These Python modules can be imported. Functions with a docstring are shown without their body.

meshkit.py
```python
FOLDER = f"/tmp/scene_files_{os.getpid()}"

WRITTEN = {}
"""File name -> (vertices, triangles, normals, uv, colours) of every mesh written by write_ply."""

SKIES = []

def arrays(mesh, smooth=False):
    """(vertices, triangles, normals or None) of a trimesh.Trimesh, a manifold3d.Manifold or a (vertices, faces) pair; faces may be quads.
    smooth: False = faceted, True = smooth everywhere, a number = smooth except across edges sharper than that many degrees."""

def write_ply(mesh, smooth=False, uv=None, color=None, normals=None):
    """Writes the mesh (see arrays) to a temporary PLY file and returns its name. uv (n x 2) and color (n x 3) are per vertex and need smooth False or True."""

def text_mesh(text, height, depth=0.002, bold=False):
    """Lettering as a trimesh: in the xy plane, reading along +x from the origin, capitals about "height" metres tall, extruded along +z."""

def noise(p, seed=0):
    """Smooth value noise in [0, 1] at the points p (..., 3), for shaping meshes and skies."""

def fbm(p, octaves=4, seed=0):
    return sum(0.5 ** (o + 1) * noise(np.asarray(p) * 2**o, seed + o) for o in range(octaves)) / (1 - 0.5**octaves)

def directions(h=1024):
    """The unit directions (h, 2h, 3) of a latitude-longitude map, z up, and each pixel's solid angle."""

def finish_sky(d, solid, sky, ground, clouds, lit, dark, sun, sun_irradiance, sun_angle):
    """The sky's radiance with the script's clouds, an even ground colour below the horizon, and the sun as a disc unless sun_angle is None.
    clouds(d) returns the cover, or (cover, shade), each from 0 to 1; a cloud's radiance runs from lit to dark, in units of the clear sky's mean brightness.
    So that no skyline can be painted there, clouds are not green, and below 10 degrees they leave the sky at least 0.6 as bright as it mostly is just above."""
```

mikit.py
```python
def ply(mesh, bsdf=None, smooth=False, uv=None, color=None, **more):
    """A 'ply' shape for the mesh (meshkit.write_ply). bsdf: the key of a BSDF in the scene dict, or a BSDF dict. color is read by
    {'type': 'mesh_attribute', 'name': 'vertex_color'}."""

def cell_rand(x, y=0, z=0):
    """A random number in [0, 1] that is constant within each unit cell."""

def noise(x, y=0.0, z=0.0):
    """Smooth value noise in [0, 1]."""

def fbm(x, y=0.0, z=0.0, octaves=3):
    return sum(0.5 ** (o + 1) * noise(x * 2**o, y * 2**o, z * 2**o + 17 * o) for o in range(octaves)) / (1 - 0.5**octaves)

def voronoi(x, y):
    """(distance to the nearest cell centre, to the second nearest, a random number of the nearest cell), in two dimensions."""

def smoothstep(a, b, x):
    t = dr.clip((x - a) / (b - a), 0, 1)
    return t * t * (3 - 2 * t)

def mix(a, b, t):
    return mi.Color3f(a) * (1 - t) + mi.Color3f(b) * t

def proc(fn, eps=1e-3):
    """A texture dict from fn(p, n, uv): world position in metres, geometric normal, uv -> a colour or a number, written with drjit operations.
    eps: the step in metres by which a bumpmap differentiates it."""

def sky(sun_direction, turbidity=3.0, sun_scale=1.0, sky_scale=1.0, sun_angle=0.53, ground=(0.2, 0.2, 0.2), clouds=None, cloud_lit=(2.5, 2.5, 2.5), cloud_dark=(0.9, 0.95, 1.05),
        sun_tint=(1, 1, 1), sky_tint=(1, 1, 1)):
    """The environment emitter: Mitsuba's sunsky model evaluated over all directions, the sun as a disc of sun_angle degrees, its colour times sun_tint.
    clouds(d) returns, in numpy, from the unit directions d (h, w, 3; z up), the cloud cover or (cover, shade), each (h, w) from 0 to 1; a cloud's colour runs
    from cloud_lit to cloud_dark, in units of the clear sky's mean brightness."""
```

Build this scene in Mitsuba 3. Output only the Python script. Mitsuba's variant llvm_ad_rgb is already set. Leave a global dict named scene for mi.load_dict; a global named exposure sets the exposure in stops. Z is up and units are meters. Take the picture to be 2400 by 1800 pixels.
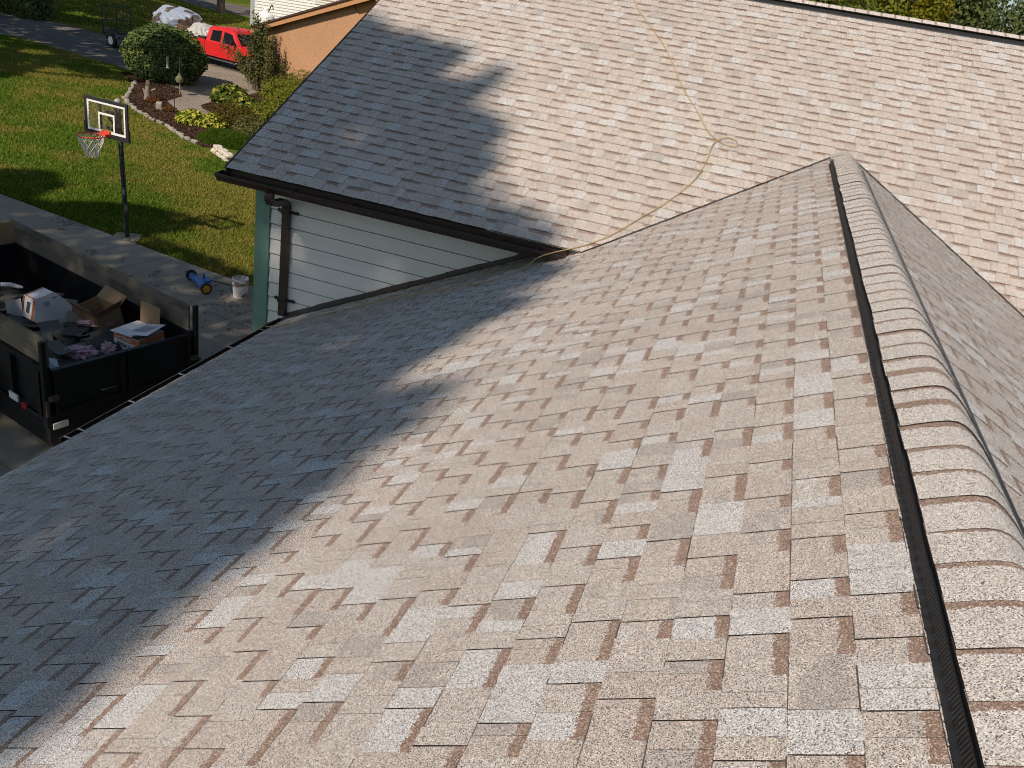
import math, numpy as np, trimesh, drjit as dr, mitsuba as mi, mikit, meshkit
from mikit import proc, noise, fbm, cell_rand, smoothstep, mix
from shapely.geometry import Polygon, Point, LineString
from shapely import affinity
from shapely.ops import triangulate

T = mi.ScalarTransform4f
scene, labels = {}, {}
V = np.array
RNG = np.random.default_rng(7)

# ------------------------------------------------------------------ camera, sky, exposure
CAM = V([[0.94201189, 0.29849618, 0.15334154], [0.26070325, -0.36323664, -0.89447915], [-0.21129934, 0.88258664, -0.41999216]])
M = np.eye(4)
M[:3, 0], M[:3, 1], M[:3, 2] = -CAM[0], -CAM[1], CAM[2]
scene['camera'] = {'type': 'perspective', 'fov': 61.85, 'fov_axis': 'x', 'near_clip': 0.05, 'far_clip': 2000.0, 'to_world': T(M)}
SUN = V([-0.165, -0.725, 0.669]); SUN = SUN / np.linalg.norm(SUN)
scene['sky'] = mikit.sky(SUN.tolist(), turbidity=3.0, sun_scale=1.0, sky_scale=0.95, sky_tint=(1.11, 1.0, 0.88), sun_tint=(0.955, 0.985, 1.11), ground=(0.12, 0.13, 0.08))
exposure = 1.68

# ------------------------------------------------------------------ helpers
ZG = -6.0                                                  # ground level; the camera is at the origin
XR, ZR, YA, PW = 0.7622, -1.0509, 9.768, 0.5096            # wing ridge line, apex, roof pitch
XE, YE, XK, YR, YW = -4.6885, 7.645, -5.1754, 12.4611, 8.1709   # wing eave, main eave, rake, main ridge, main wall
LS = math.hypot(1, PW); EXP = 0.1429
def wz(x): return ZR - PW * abs(XR - x)
def mz(y): return ZR + PW * (y - YA) if y <= YR else ZR + PW * (2 * YR - y - YA)

def numbered(key):
    if key not in scene: return key
    k = 1
    while f'{key}_{k:03d}' in scene: k += 1
    return f'{key}_{k:03d}'
COUNT = {}
def put(key, mesh, bsdf, smooth=False, uv=None):
    """one entry of the scene; a key that is taken gets the next number"""
    n = COUNT.get(key, -1) + 1; COUNT[key] = n
    k = key if n == 0 else f'{key}_{n:03d}'
    if isinstance(mesh, MB): mesh = mesh.mesh()
    if uv is not None: smooth = False
    scene[k] = mikit.ply(mesh, bsdf, smooth=smooth, uv=uv)
    return k
THING = {}
def thing(name, label, cat, group=None):
    n = THING.get(name, -1) + 1; THING[name] = n
    k = name if n == 0 else f'{name}_{n:03d}'
    labels[k] = {'label': label, 'category': cat}
    if group: labels[k]['group'] = group
    return k
def struct(name, mesh, bsdf, **k):
    key = put(name, mesh, bsdf, **k); labels[key] = {'kind': 'structure'}; return key
def stuff(key): labels.setdefault(key, {})['kind'] = 'stuff'

class MB:
    def __init__(s): s.v, s.f, s.n = [], [], 0
    def add(s, v, f):
        v = np.asarray(v, float); s.v.append(v); s.f.append(np.asarray(f, int) + s.n); s.n += len(v); return s
    def tm(s, m): return s.add(m.vertices, m.faces)
    def box(s, c, size, R=None, bevel=0.0):
        if bevel > 0:
            m = rbox(size, bevel); v, f = m.vertices, m.faces
        else:
            m = trimesh.creation.box(size); v, f = m.vertices, m.faces
        if R is not None: v = v @ np.asarray(R).T
        return s.add(v + V(c), f)
    def bar(s, a, b, w, h, up=(0, 0, 1)):
        a, b = V(a, dtype=float), V(b, dtype=float); d = b - a; L = np.linalg.norm(d); d /= L
        u = V(up, dtype=float); x = np.cross(u, d)
        if np.linalg.norm(x) < 1e-6: x = np.cross([1.0, 0, 0], d)
        x /= np.linalg.norm(x); y = np.cross(d, x)
        return s.box((a + b) / 2, (w, h, L), np.stack([x, y, d], 1))
    def tube(s, pts, r, n=10, cap=True):
        p = np.asarray(pts, float); r = np.broadcast_to(np.asarray(r, float), (len(p),))
        t = np.gradient(p, axis=0); t /= np.linalg.norm(t, axis=1, keepdims=True) + 1e-12
        a = np.cross(t[0], [0, 0, 1.0]);
        if np.linalg.norm(a) < 1e-3: a = np.cross(t[0], [1.0, 0, 0])
        a /= np.linalg.norm(a); fr = []
        for i in range(len(p)):
            a = a - t[i] * np.dot(a, t[i]); a /= np.linalg.norm(a); fr.append((a, np.cross(t[i], a)))
        ang = np.arange(n) * 2 * np.pi / n
        v = np.vstack([p[i] + r[i] * (np.cos(ang)[:, None] * fr[i][0] + np.sin(ang)[:, None] * fr[i][1]) for i in range(len(p))])
        f = []
        for i in range(len(p) - 1):
            for j in range(n):
                q = [i * n + j, i * n + (j + 1) % n, (i + 1) * n + (j + 1) % n, (i + 1) * n + j]
                f += [[q[0], q[1], q[2]], [q[0], q[2], q[3]]]
        if cap:
            v = np.vstack([v, p[:1], p[-1:]]); c0, c1 = len(v) - 2, len(v) - 1; e = (len(p) - 1) * n
            for j in range(n): f += [[c0, (j + 1) % n, j], [c1, e + j, e + (j + 1) % n]]
        return s.add(v, f)
    def mesh(s): return trimesh.Trimesh(np.vstack(s.v), np.vstack(s.f), process=False)

def rbox(size, b):
    sx, sy, sz = [max(x / 2 - b, 1e-4) for x in size]
    pts = []
    for i in (-1, 1):
        for j in (-1, 1):
            for k in (-1, 1):
                c = V([i * sx, j * sy, k * sz])
                for ax in range(3):
                    o = np.zeros(3); o[ax] = (i, j, k)[ax] * b; pts.append(c + o)
    return trimesh.convex.convex_hull(V(pts))
def prism(poly2d, origin, ex, ey, ez, depth):
    """extrude a shapely polygon (or point list) given in the (ex, ey) plane along ez"""
    if not isinstance(poly2d, Polygon): poly2d = Polygon(poly2d)
    m = trimesh.creation.extrude_polygon(poly2d, depth, engine='earcut')
    B = np.stack([V(ex, dtype=float), V(ey, dtype=float), V(ez, dtype=float)], 1)
    v = m.vertices @ B.T + V(origin, dtype=float); f = m.faces
    if np.linalg.det(B) < 0: f = f[:, ::-1]
    return trimesh.Trimesh(v, f, process=False)
def lathe(profile, n=24):
    p = V(profile, dtype=float); a = np.arange(n) * 2 * np.pi / n
    v = np.vstack([np.c_[r * np.cos(a), r * np.sin(a), np.full(n, z)] for r, z in p]); f = []
    for i in range(len(p) - 1):
        for j in range(n):
            q = [i * n + j, i * n + (j + 1) % n, (i + 1) * n + (j + 1) % n, (i + 1) * n + j]
            f += [[q[0], q[1], q[2]], [q[0], q[2], q[3]]]
    return trimesh.Trimesh(v, f, process=False)
def moved(m, p, R=None):
    v = m.vertices if R is None else m.vertices @ np.asarray(R).T
    return trimesh.Trimesh(v + V(p), m.faces, process=False)
def rotz(a): c, s = math.cos(a), math.sin(a); return V([[c, -s, 0], [s, c, 0], [0, 0, 1.0]])
def rotx(a): c, s = math.cos(a), math.sin(a); return V([[1.0, 0, 0], [0, c, -s], [0, s, c]])
def roty(a): c, s = math.cos(a), math.sin(a); return V([[c, 0, s], [0, 1.0, 0], [-s, 0, c]])
def catmull(pts, k=8):
    p = np.asarray(pts, float); p = np.vstack([2 * p[0] - p[1], p, 2 * p[-1] - p[-2]]); out = []
    for i in range(1, len(p) - 2):
        for t in np.arange(k) / k:
            out.append(0.5 * (2 * p[i] + (p[i + 1] - p[i - 1]) * t + (2 * p[i - 1] - 5 * p[i] + 4 * p[i + 1] - p[i + 2]) * t * t + (3 * p[i] - p[i - 1] - 3 * p[i + 1] + p[i + 2]) * t ** 3))
    out.append(p[-2]); return V(out)
def flat(poly, z):
    if not isinstance(poly, Polygon): poly = Polygon(poly)
    v, f = trimesh.creation.triangulate_polygon(poly, engine='earcut')
    f = V(f); v = np.c_[v, np.full(len(v), z)]
    n = np.cross(v[f[:, 1]] - v[f[:, 0]], v[f[:, 2]] - v[f[:, 0]])[:, 2]; f[n < 0] = f[n < 0][:, ::-1]
    return trimesh.Trimesh(v, f, process=False)
def slab(poly, z0, z1):
    if not isinstance(poly, Polygon): poly = Polygon(poly)
    m = trimesh.creation.extrude_polygon(poly, z1 - z0, engine='earcut'); m.apply_translation([0, 0, z0]); return m
def fillpts(poly, n, rng):
    poly = poly if isinstance(poly, Polygon) else Polygon(poly)
    import shapely
    x0, y0, x1, y1 = poly.bounds; out = np.zeros((0, 2))
    while len(out) < n:
        q = rng.uniform([x0, y0], [x1, y1], (max(2 * n, 64), 2)); out = np.vstack([out, q[shapely.contains_xy(poly, q[:, 0], q[:, 1])]])
    return out[:n]

def leaves(pos, nrm, size, rng, aspect=0.55, droop=0.5):
    """leaf-sized diamonds folded along the midrib at pos, facing about nrm; (mesh, uv): uv.x is each leaf's own number"""
    n = len(pos); nrm = nrm + rng.normal(0, 0.45, (n, 3)); nrm /= np.linalg.norm(nrm, axis=1, keepdims=True)
    d = rng.normal(0, 1, (n, 3)); d[:, 2] -= droop; d -= nrm * (d * nrm).sum(1, keepdims=True); d /= np.linalg.norm(d, axis=1, keepdims=True)
    w = np.cross(nrm, d); L = (size * rng.uniform(0.7, 1.3, n))[:, None]
    a, b = pos - d * L / 2, pos + d * L / 2 - nrm * L * 0.12
    c, e = pos + w * L * aspect / 2 + nrm * L * 0.08, pos - w * L * aspect / 2 + nrm * L * 0.08
    v = np.stack([a, c, b, e], 1).reshape(-1, 3); i = np.arange(n)[:, None] * 4
    f = np.vstack([i + [0, 1, 2], i + [0, 2, 3]])
    u = rng.uniform(0, 1, n)
    uv = np.stack([np.repeat(u, 4), np.tile([0, 0.5, 1, 0.5], n)], 1)
    return trimesh.Trimesh(v, f, process=False), uv
def blob(c, r, n, rng, shell=0.35, bumps=0.18, seed=0, lo=-0.9):
    """points in an uneven ellipsoid crown, mostly near its surface, and outward normals"""
    d = rng.normal(0, 1, (int(n * 1.9), 3)); d /= np.linalg.norm(d, axis=1, keepdims=True); d = d[d[:, 2] > lo][:n]
    k = 1 + bumps * 2 * (meshkit.fbm(d * 2.3 + 5, 3, seed) - 0.5)
    q = 1 - shell * rng.uniform(0, 1, len(d)) ** 2
    return V(c) + d * V(r) * (k * q)[:, None], d / V(r) / np.linalg.norm(d / V(r), axis=1, keepdims=True)

# ------------------------------------------------------------------ materials
def rgb(*c): return {'type': 'rgb', 'value': list(c)}
def diffuse(name, tex): scene[name] = {'type': 'twosided', 'bsdf': {'type': 'diffuse', 'reflectance': tex if isinstance(tex, dict) else rgb(*tex)}}; return name
def princ(name, tex, rough=0.5, **k):
    scene[name] = {'type': 'twosided', 'bsdf': {'type': 'principled', 'base_color': tex if isinstance(tex, dict) else rgb(*tex), 'roughness': rough, **k}}; return name
def C(*c): return mi.Color3f(*c)

def shingle_fn(plane):
    def fn(p, n, uv):
        if plane == 'wing': a, b = p.y, p.x * LS
        elif plane == 'main': a, b = p.x, p.y * LS
        else: a, b = p.x * 1.07, p.y
        u, v = uv.x, uv.y
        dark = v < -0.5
        band = v > 1.5
        vv = dr.select(band, v - 2.0, v)
        w = noise(a * 60, b * 60, 3.0) * 0.5
        g = cell_rand(a / 0.0024 + w, b / 0.0024 - w, 1)
        g2 = cell_rand(a / 0.0034 - w, b / 0.0034 + w, 2)
        g3 = cell_rand(a / 0.009 + w, b / 0.009 - w, 4)
        # blend of granules of each piece
        tone = u + 0.16 * (fbm(a * 9, b * 28 + u * 40, 1.0) - 0.5)
        base = dr.select(tone < 0.13, (C(0.560, 0.560, 0.560) if plane == 'wing' else C(0.525, 0.520, 0.512)), dr.select(tone < 0.50, C(0.500, 0.466, 0.436), dr.select(tone < 0.74, C(0.475, 0.430, 0.395), dr.select(tone < 0.90, C(0.497, 0.458, 0.418), C(0.415, 0.390, 0.368)))))
        if plane == 'cap': base = mix(base, (0.60, 0.575, 0.545), 0.7)
        edge = (0.765 if plane != 'cap' else 0.855) + 0.10 * (noise(a * 160, b * 160, 9.0) - 0.5)
        isband = band & (vv > edge) & (vv < 1.2)
        base = dr.select(isband, dr.select(g2 < 0.30, C(0.43, 0.37, 0.33), C(0.235, 0.166, 0.134)), base)
        k = 0.68 + 0.62 * g + 0.30 * (g2 - 0.5) + 0.16 * (g3 - 0.5)
        k = dr.select(g > 0.84, k * 1.26, k)
        hue = dr.select(g2 < 0.2, C(1.07, 0.98, 0.90), dr.select(g2 > 0.8, C(0.93, 1.0, 1.08), C(1.0, 1.0, 1.0)))
        k = k * (0.93 + 0.14 * fbm(a * 1.3, b * 1.3, 5.0))
        col = base * hue * k
        col = dr.select((g < 0.19) & ~isband, C(0.155, 0.135, 0.128) * (0.7 + 0.6 * g2), col)   # dark granules
        edgeline = (vv < 0.004 + 0.017 * noise(a * 70, b * 9, 4.0)) & (noise(a * 7, b * 40, 8.0) > 0.36)   # dark line painted along the cut edge: gap shadow and bare asphalt
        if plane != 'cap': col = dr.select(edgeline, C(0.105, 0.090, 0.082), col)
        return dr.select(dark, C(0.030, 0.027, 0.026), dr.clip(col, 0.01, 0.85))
    return fn
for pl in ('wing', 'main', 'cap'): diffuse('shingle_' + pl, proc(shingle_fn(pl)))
diffuse('felt', (0.035, 0.032, 0.03))
princ('vent_black', (0.020, 0.021, 0.024), 0.42)
princ('gutter_brown', proc(lambda p, n, uv: C(0.042, 0.026, 0.022) * (0.8 + 0.4 * fbm(p.x * 3, p.y * 3, p.z * 9))), 0.38)
princ('gutter_inside', proc(lambda p, n, uv: mix((0.045, 0.03, 0.026), (0.11, 0.085, 0.06), smoothstep(0.52, 0.75, fbm(p.x * 6, p.y * 6, p.z * 6)))), 0.7)
princ('flashing_brown', (0.075, 0.062, 0.056), 0.5)
princ('alu', (0.50, 0.50, 0.51), 0.35, metallic=0.6)
princ('siding_white', proc(lambda p, n, uv: C(0.77, 0.765, 0.755) * (0.93 + 0.10 * fbm(p.x * 0.8, p.y * 2, p.z * 14) - 0.05 * smoothstep(0.6, 0.85, fbm(p.x * 40, p.y * 3, p.z * 6)))), 0.55)
diffuse('siding_gap', (0.13, 0.13, 0.135))
princ('post_green', proc(lambda p, n, uv: C(0.15, 0.285, 0.235) * (0.88 + 0.24 * fbm(p.x * 14, p.y * 14, p.z * 2.2))), 0.55)
diffuse('wall_dark', (0.25, 0.25, 0.25))
def concrete(p, n, uv):
    a = fbm(p.x * 0.5, p.y * 0.5, 2.0); b = fbm(p.x * 6, p.y * 6, 1.0); c = cell_rand(p.x / 0.02, p.y / 0.02, 3)
    st = smoothstep(0.66, 0.74, fbm(p.x * 3.1 + 9, p.y * 3.1, 7.0)) * smoothstep(0.5, 0.62, noise(p.x * 21, p.y * 21, 2.0))
    return C(0.31, 0.275, 0.225) * (0.72 + 0.30 * a + 0.22 * b + 0.10 * (c - 0.5)) * (1 - 0.45 * st)
diffuse('concrete', proc(concrete))
diffuse('joint', (0.06, 0.055, 0.045))
def asphalt(p, n, uv):
    return C(0.155, 0.145, 0.135) * (0.7 + 0.4 * fbm(p.x * 0.6, p.y * 0.6, 1.0) + 0.2 * fbm(p.x * 9, p.y * 9, 2.0))
diffuse('asphalt', proc(asphalt))
def paving(p, n, uv):
    return C(0.30, 0.265, 0.22) * (0.75 + 0.35 * fbm(p.x * 0.9, p.y * 0.9, 1.0) + 0.2 * fbm(p.x * 12, p.y * 12, 2.0) - 0.1)
diffuse('paving', proc(paving))
def grasscol(p, n, uv):
    a = fbm(p.x * 0.42, p.y * 0.42, 4.0); b = fbm(p.x * 1.5, p.y * 1.5, 8.0); c = noise(p.x * 28, p.y * 28, 1.0)
    t = smoothstep(0.34, 0.66, 0.62 * a + 0.38 * b)
    return mix((0.074, 0.134, 0.016), (0.170, 0.162, 0.036), t) * (0.62 + 0.6 * c)
diffuse('lawn_soil', proc(grasscol))
def bladecol(p, n, uv):
    a = fbm(p.x * 0.42, p.y * 0.42, 4.0); b = fbm(p.x * 1.5, p.y * 1.5, 8.0)
    t = smoothstep(0.34, 0.66, 0.62 * a + 0.38 * b)
    return mix((0.092, 0.164, 0.018), (0.212, 0.200, 0.046), dr.clip(t + (uv.x - 0.5) * 0.5, 0, 1)) * (0.65 + 0.7 * uv.x)
def leafmat(name, a, b, c=None, cut=2.0, trans=0.5):
    def fn(p, n, uv):
        k = mix(a, b, uv.x)
        if c is not None: k = dr.select(uv.x > cut, C(*c), k)
        return k
    scene[name] = {'type': 'principledthin', 'base_color': proc(fn), 'roughness': 0.5, 'diff_trans': trans, 'spec_trans': 0.0}
    return name
scene['blade'] = {'type': 'twosided', 'bsdf': {'type': 'diffuse', 'reflectance': proc(bladecol)}}
leafmat('leaf_bush', (0.095, 0.145, 0.045), (0.205, 0.255, 0.095))
leafmat('leaf_shrub', (0.085, 0.100, 0.030), (0.200, 0.200, 0.085))
leafmat('leaf_gold', (0.42, 0.41, 0.045), (0.72, 0.68, 0.18), (0.10, 0.16, 0.02), 0.72)
leafmat('leaf_hosta', (0.065, 0.10, 0.02), (0.14, 0.17, 0.03), (0.42, 0.42, 0.09), 0.70)
leafmat('leaf_olive', (0.075, 0.075, 0.018), (0.155, 0.125, 0.030), (0.10, 0.05, 0.02), 0.88)
leafmat('leaf_light', (0.11, 0.145, 0.022), (0.24, 0.25, 0.045))
leafmat('leaf_mound', (0.045, 0.10, 0.012), (0.10, 0.16, 0.020))
leafmat('leaf_tree_green', (0.120, 0.170, 0.028), (0.250, 0.275, 0.050))
leafmat('leaf_tree_yellow', (0.16, 0.15, 0.015), (0.33, 0.27, 0.03), (0.09, 0.13, 0.02), 0.78)
leafmat('leaf_tree_dark', (0.075, 0.110, 0.038), (0.160, 0.190, 0.075))
leafmat('leaf_shade', (0.03, 0.05, 0.01), (0.06, 0.09, 0.02), trans=0.25)
leafmat('petal_red', (0.16, 0.018, 0.022), (0.38, 0.05, 0.06))
diffuse('bark', proc(lambda p, n, uv: C(0.14, 0.11, 0.085) * (0.5 + fbm(p.x * 12, p.y * 12, p.z * 3))))
diffuse('bark_pale', (0.24, 0.21, 0.175))
def mulch(p, n, uv):
    w = noise(p.x * 6, p.y * 6) * 2
    c = cell_rand(p.x / 0.06 + w, p.y / 0.035 - w, 1); d = cell_rand(p.x / 0.03 - w, p.y / 0.05 + w, 2)
    return mix((0.030, 0.018, 0.014), (0.135, 0.085, 0.060), c * d) * (0.8 + 0.5 * fbm(p.x * 1.5, p.y * 1.5, 3.0))
diffuse('mulch', proc(mulch))
diffuse('stone_grey', proc(lambda p, n, uv: mix((0.20, 0.185, 0.16), (0.44, 0.41, 0.36), fbm(p.x * 5, p.y * 5, p.z * 8))))
diffuse('stone_pale', proc(lambda p, n, uv: mix((0.48, 0.44, 0.36), (0.72, 0.68, 0.58), fbm(p.x * 7, p.y * 7, p.z * 9))))
princ('black_plastic', (0.022, 0.022, 0.025), 0.45)
princ('pole_paint', proc(lambda p, n, uv: mix((0.022, 0.028, 0.030), (0.20, 0.20, 0.19), smoothstep(0.60, 0.72, fbm(p.x * 30, p.y * 30, p.z * 6)))), 0.45)
princ('white_paint', (0.78, 0.78, 0.78), 0.5)
princ('rim_red', (0.62, 0.065, 0.035), 0.4)
diffuse('net', (0.78, 0.76, 0.72))
scene['acrylic'] = {'type': 'thindielectric', 'int_ior': 1.49}
princ('grey_cap', (0.32, 0.36, 0.38), 0.5)
princ('steel_black', proc(lambda p, n, uv: C(0.0045, 0.005, 0.007) * (0.7 + 0.6 * fbm(p.x * 5, p.y * 5, p.z * 5))), 0.5)
def plank(p, n, uv):
    g = fbm(p.x * 1.5, p.y * 1.5, p.z * 60); s = smoothstep(0.55, 0.7, fbm(p.x * 2.4, p.y * 2.4, p.z * 5))
    return mix((0.125, 0.105, 0.082), (0.225, 0.20, 0.165), g) * (1 - 0.35 * s)
diffuse('plank_grey', proc(plank))
diffuse('debris_dark', proc(lambda p, n, uv: mix((0.045, 0.045, 0.042), (0.17, 0.16, 0.14), cell_rand(p.x / 0.004, p.y / 0.004, p.z / 0.004))))
diffuse('debris_grey', proc(lambda p, n, uv: mix((0.09, 0.095, 0.085), (0.28, 0.27, 0.23), cell_rand(p.x / 0.005, p.y / 0.005, p.z / 0.005))))
diffuse('felt_grey', (0.055, 0.058, 0.060))
diffuse('carton_white', (0.78, 0.79, 0.80))
diffuse('carton_brown', proc(lambda p, n, uv: C(0.36, 0.235, 0.135) * (0.85 + 0.3 * fbm(p.x * 5, p.y * 5, p.z * 5))))
diffuse('print_orange', (0.62, 0.20, 0.10)); diffuse('print_dark', (0.06, 0.09, 0.14)); diffuse('print_grey', (0.42, 0.46, 0.52))
diffuse('insulation_pink', (0.62, 0.42, 0.50)); diffuse('paper_white', (0.80, 0.78, 0.82))
princ('blue_paint', (0.045, 0.13, 0.42), 0.4)
princ('rubber', (0.015, 0.015, 0.016), 0.7)
princ('chrome', (0.75, 0.75, 0.76), 0.2, metallic=1.0)
princ('wheel_yellow', (0.60, 0.33, 0.05), 0.45)
princ('bucket_white', proc(lambda p, n, uv: mix((0.70, 0.72, 0.74), (0.30, 0.24, 0.22), smoothstep(0.60, 0.66, fbm(p.x * 11, p.y * 11, p.z * 9)))), 0.5)
diffuse('bucket_mud', (0.16, 0.12, 0.09))
princ('truck_red', (0.56, 0.018, 0.020), 0.25, clearcoat=1.0, clearcoat_gloss=0.95)
princ('glass_dark', (0.008, 0.009, 0.010), 0.10, specular=0.15)
princ('bed_black', (0.022, 0.024, 0.03), 0.6)
princ('lamp_white', (0.75, 0.75, 0.72), 0.15)
princ('lamp_red', (0.35, 0.02, 0.02), 0.25)
princ('tarp_blue', proc(lambda p, n, uv: mix((0.27, 0.32, 0.42), (0.08, 0.065, 0.05), smoothstep(0.57, 0.60, fbm(p.x * 1.9, p.y * 1.9, p.z * 2.4)))), 0.5)
princ('tarp_silver', proc(lambda p, n, uv: C(0.45, 0.45, 0.445) * (0.75 + 0.4 * fbm(p.x * 5, p.y * 5, p.z * 4))), 0.35)
diffuse('load_brown', (0.10, 0.07, 0.055))
diffuse('orange_wood', proc(lambda p, n, uv: C(0.50, 0.300, 0.180) * (0.86 + 0.22 * fbm(p.x * 0.7, p.y * 0.7, p.z * 0.9) + 0.10 * (noise(p.x * 8, p.y * 8, p.z * 22) - 0.5))))
diffuse('orange_trim', (0.50, 0.275, 0.145))
diffuse('roof_edge', (0.10, 0.065, 0.055))
princ('house_white', (0.80, 0.80, 0.78), 0.55)
princ('house_grey', (0.40, 0.46, 0.48), 0.55)
diffuse('window_tan', (0.46, 0.40, 0.27))
princ('tank_white', (0.80, 0.80, 0.80), 0.35)
def hosecol(p, n, uv): return mix((0.34, 0.25, 0.11), (0.46, 0.36, 0.18), noise(p.x * 9, p.y * 9, p.z * 9))
princ('hose_yellow', proc(hosecol), 0.5)

# ------------------------------------------------------------------ the house
HOUSE = thing('house', 'white sided house with tan shingle roofs and brown gutters filling the foreground', 'house')
class Plane:
    def __init__(s, O, t, S): s.O, s.t, s.S = V(O, dtype=float), V(t, dtype=float), V(S, dtype=float); s.S /= np.linalg.norm(s.S); s.N = np.cross(s.t, s.S); s.N *= np.sign(s.N[2])
    def at(s, t, u, h=0.0): return s.O + np.multiply.outer(t, s.t) + np.multiply.outer(u, s.S) + np.multiply.outer(h, s.N)
LEFT = Plane((XR, 0, ZR), (0, 1, 0), (1, 0, PW)); RIGHT = Plane((XR, 0, ZR), (0, 1, 0), (-1, 0, PW)); MAIN = Plane((0, YA, ZR), (1, 0, 0), (0, 1, PW))
def clip(poly, a, b, c):
    """keep a*t + b*s <= c"""
    out = []
    for i in range(len(poly)):
        p, q = poly[i], poly[(i + 1) % len(poly)]; dp, dq = a * p[0] + b * p[1] - c, a * q[0] + b * q[1] - c
        if dp <= 0: out.append(p)
        if dp * dq < 0: k = dp / (dp - dq); out.append((p[0] + k * (q[0] - p[0]), p[1] + k * (q[1] - p[1])))
    return out
class Piece:
    """shingle pieces collected as vertices, triangles and uv"""
    def __init__(s): s.v, s.f, s.uv, s.n = [], [], [], 0
    def add(s, pl, poly, s0, s1, hb, ht, tone, valley):
        P = V(poly); t, u = P[:, 0], P[:, 1]; k = (u - s0) / (s1 - s0); h = hb + (ht - hb) * k
        top, bot = pl.at(t, u, h), pl.at(t, u, np.full(len(u), 0.0004)); n = len(P)
        top = pl.O + t[:, None] * pl.t + u[:, None] * pl.S + h[:, None] * pl.N; bot = pl.O + t[:, None] * pl.t + u[:, None] * pl.S + 0.0004 * pl.N
        vv = (u - s0) / EXP + (2.0 if valley else 0.0)
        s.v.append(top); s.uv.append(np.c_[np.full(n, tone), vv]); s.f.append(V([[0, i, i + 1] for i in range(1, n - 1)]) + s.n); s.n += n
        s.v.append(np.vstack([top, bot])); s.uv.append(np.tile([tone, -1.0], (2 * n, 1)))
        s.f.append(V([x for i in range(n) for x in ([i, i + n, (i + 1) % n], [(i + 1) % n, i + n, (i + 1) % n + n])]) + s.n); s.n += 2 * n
    def put(s, key, bsdf): return put(key, trimesh.Trimesh(np.vstack(s.v), np.vstack(s.f), process=False), bsdf, uv=np.vstack(s.uv))
def pick_tone(rng, valley):
    r = rng.uniform()
    if valley: return rng.uniform(0.16, 0.98) if r > 0.10 else rng.uniform(0, 0.09)
    return rng.uniform(0, 0.08) if r < 0.17 else rng.uniform(0.17, 0.98)
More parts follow.
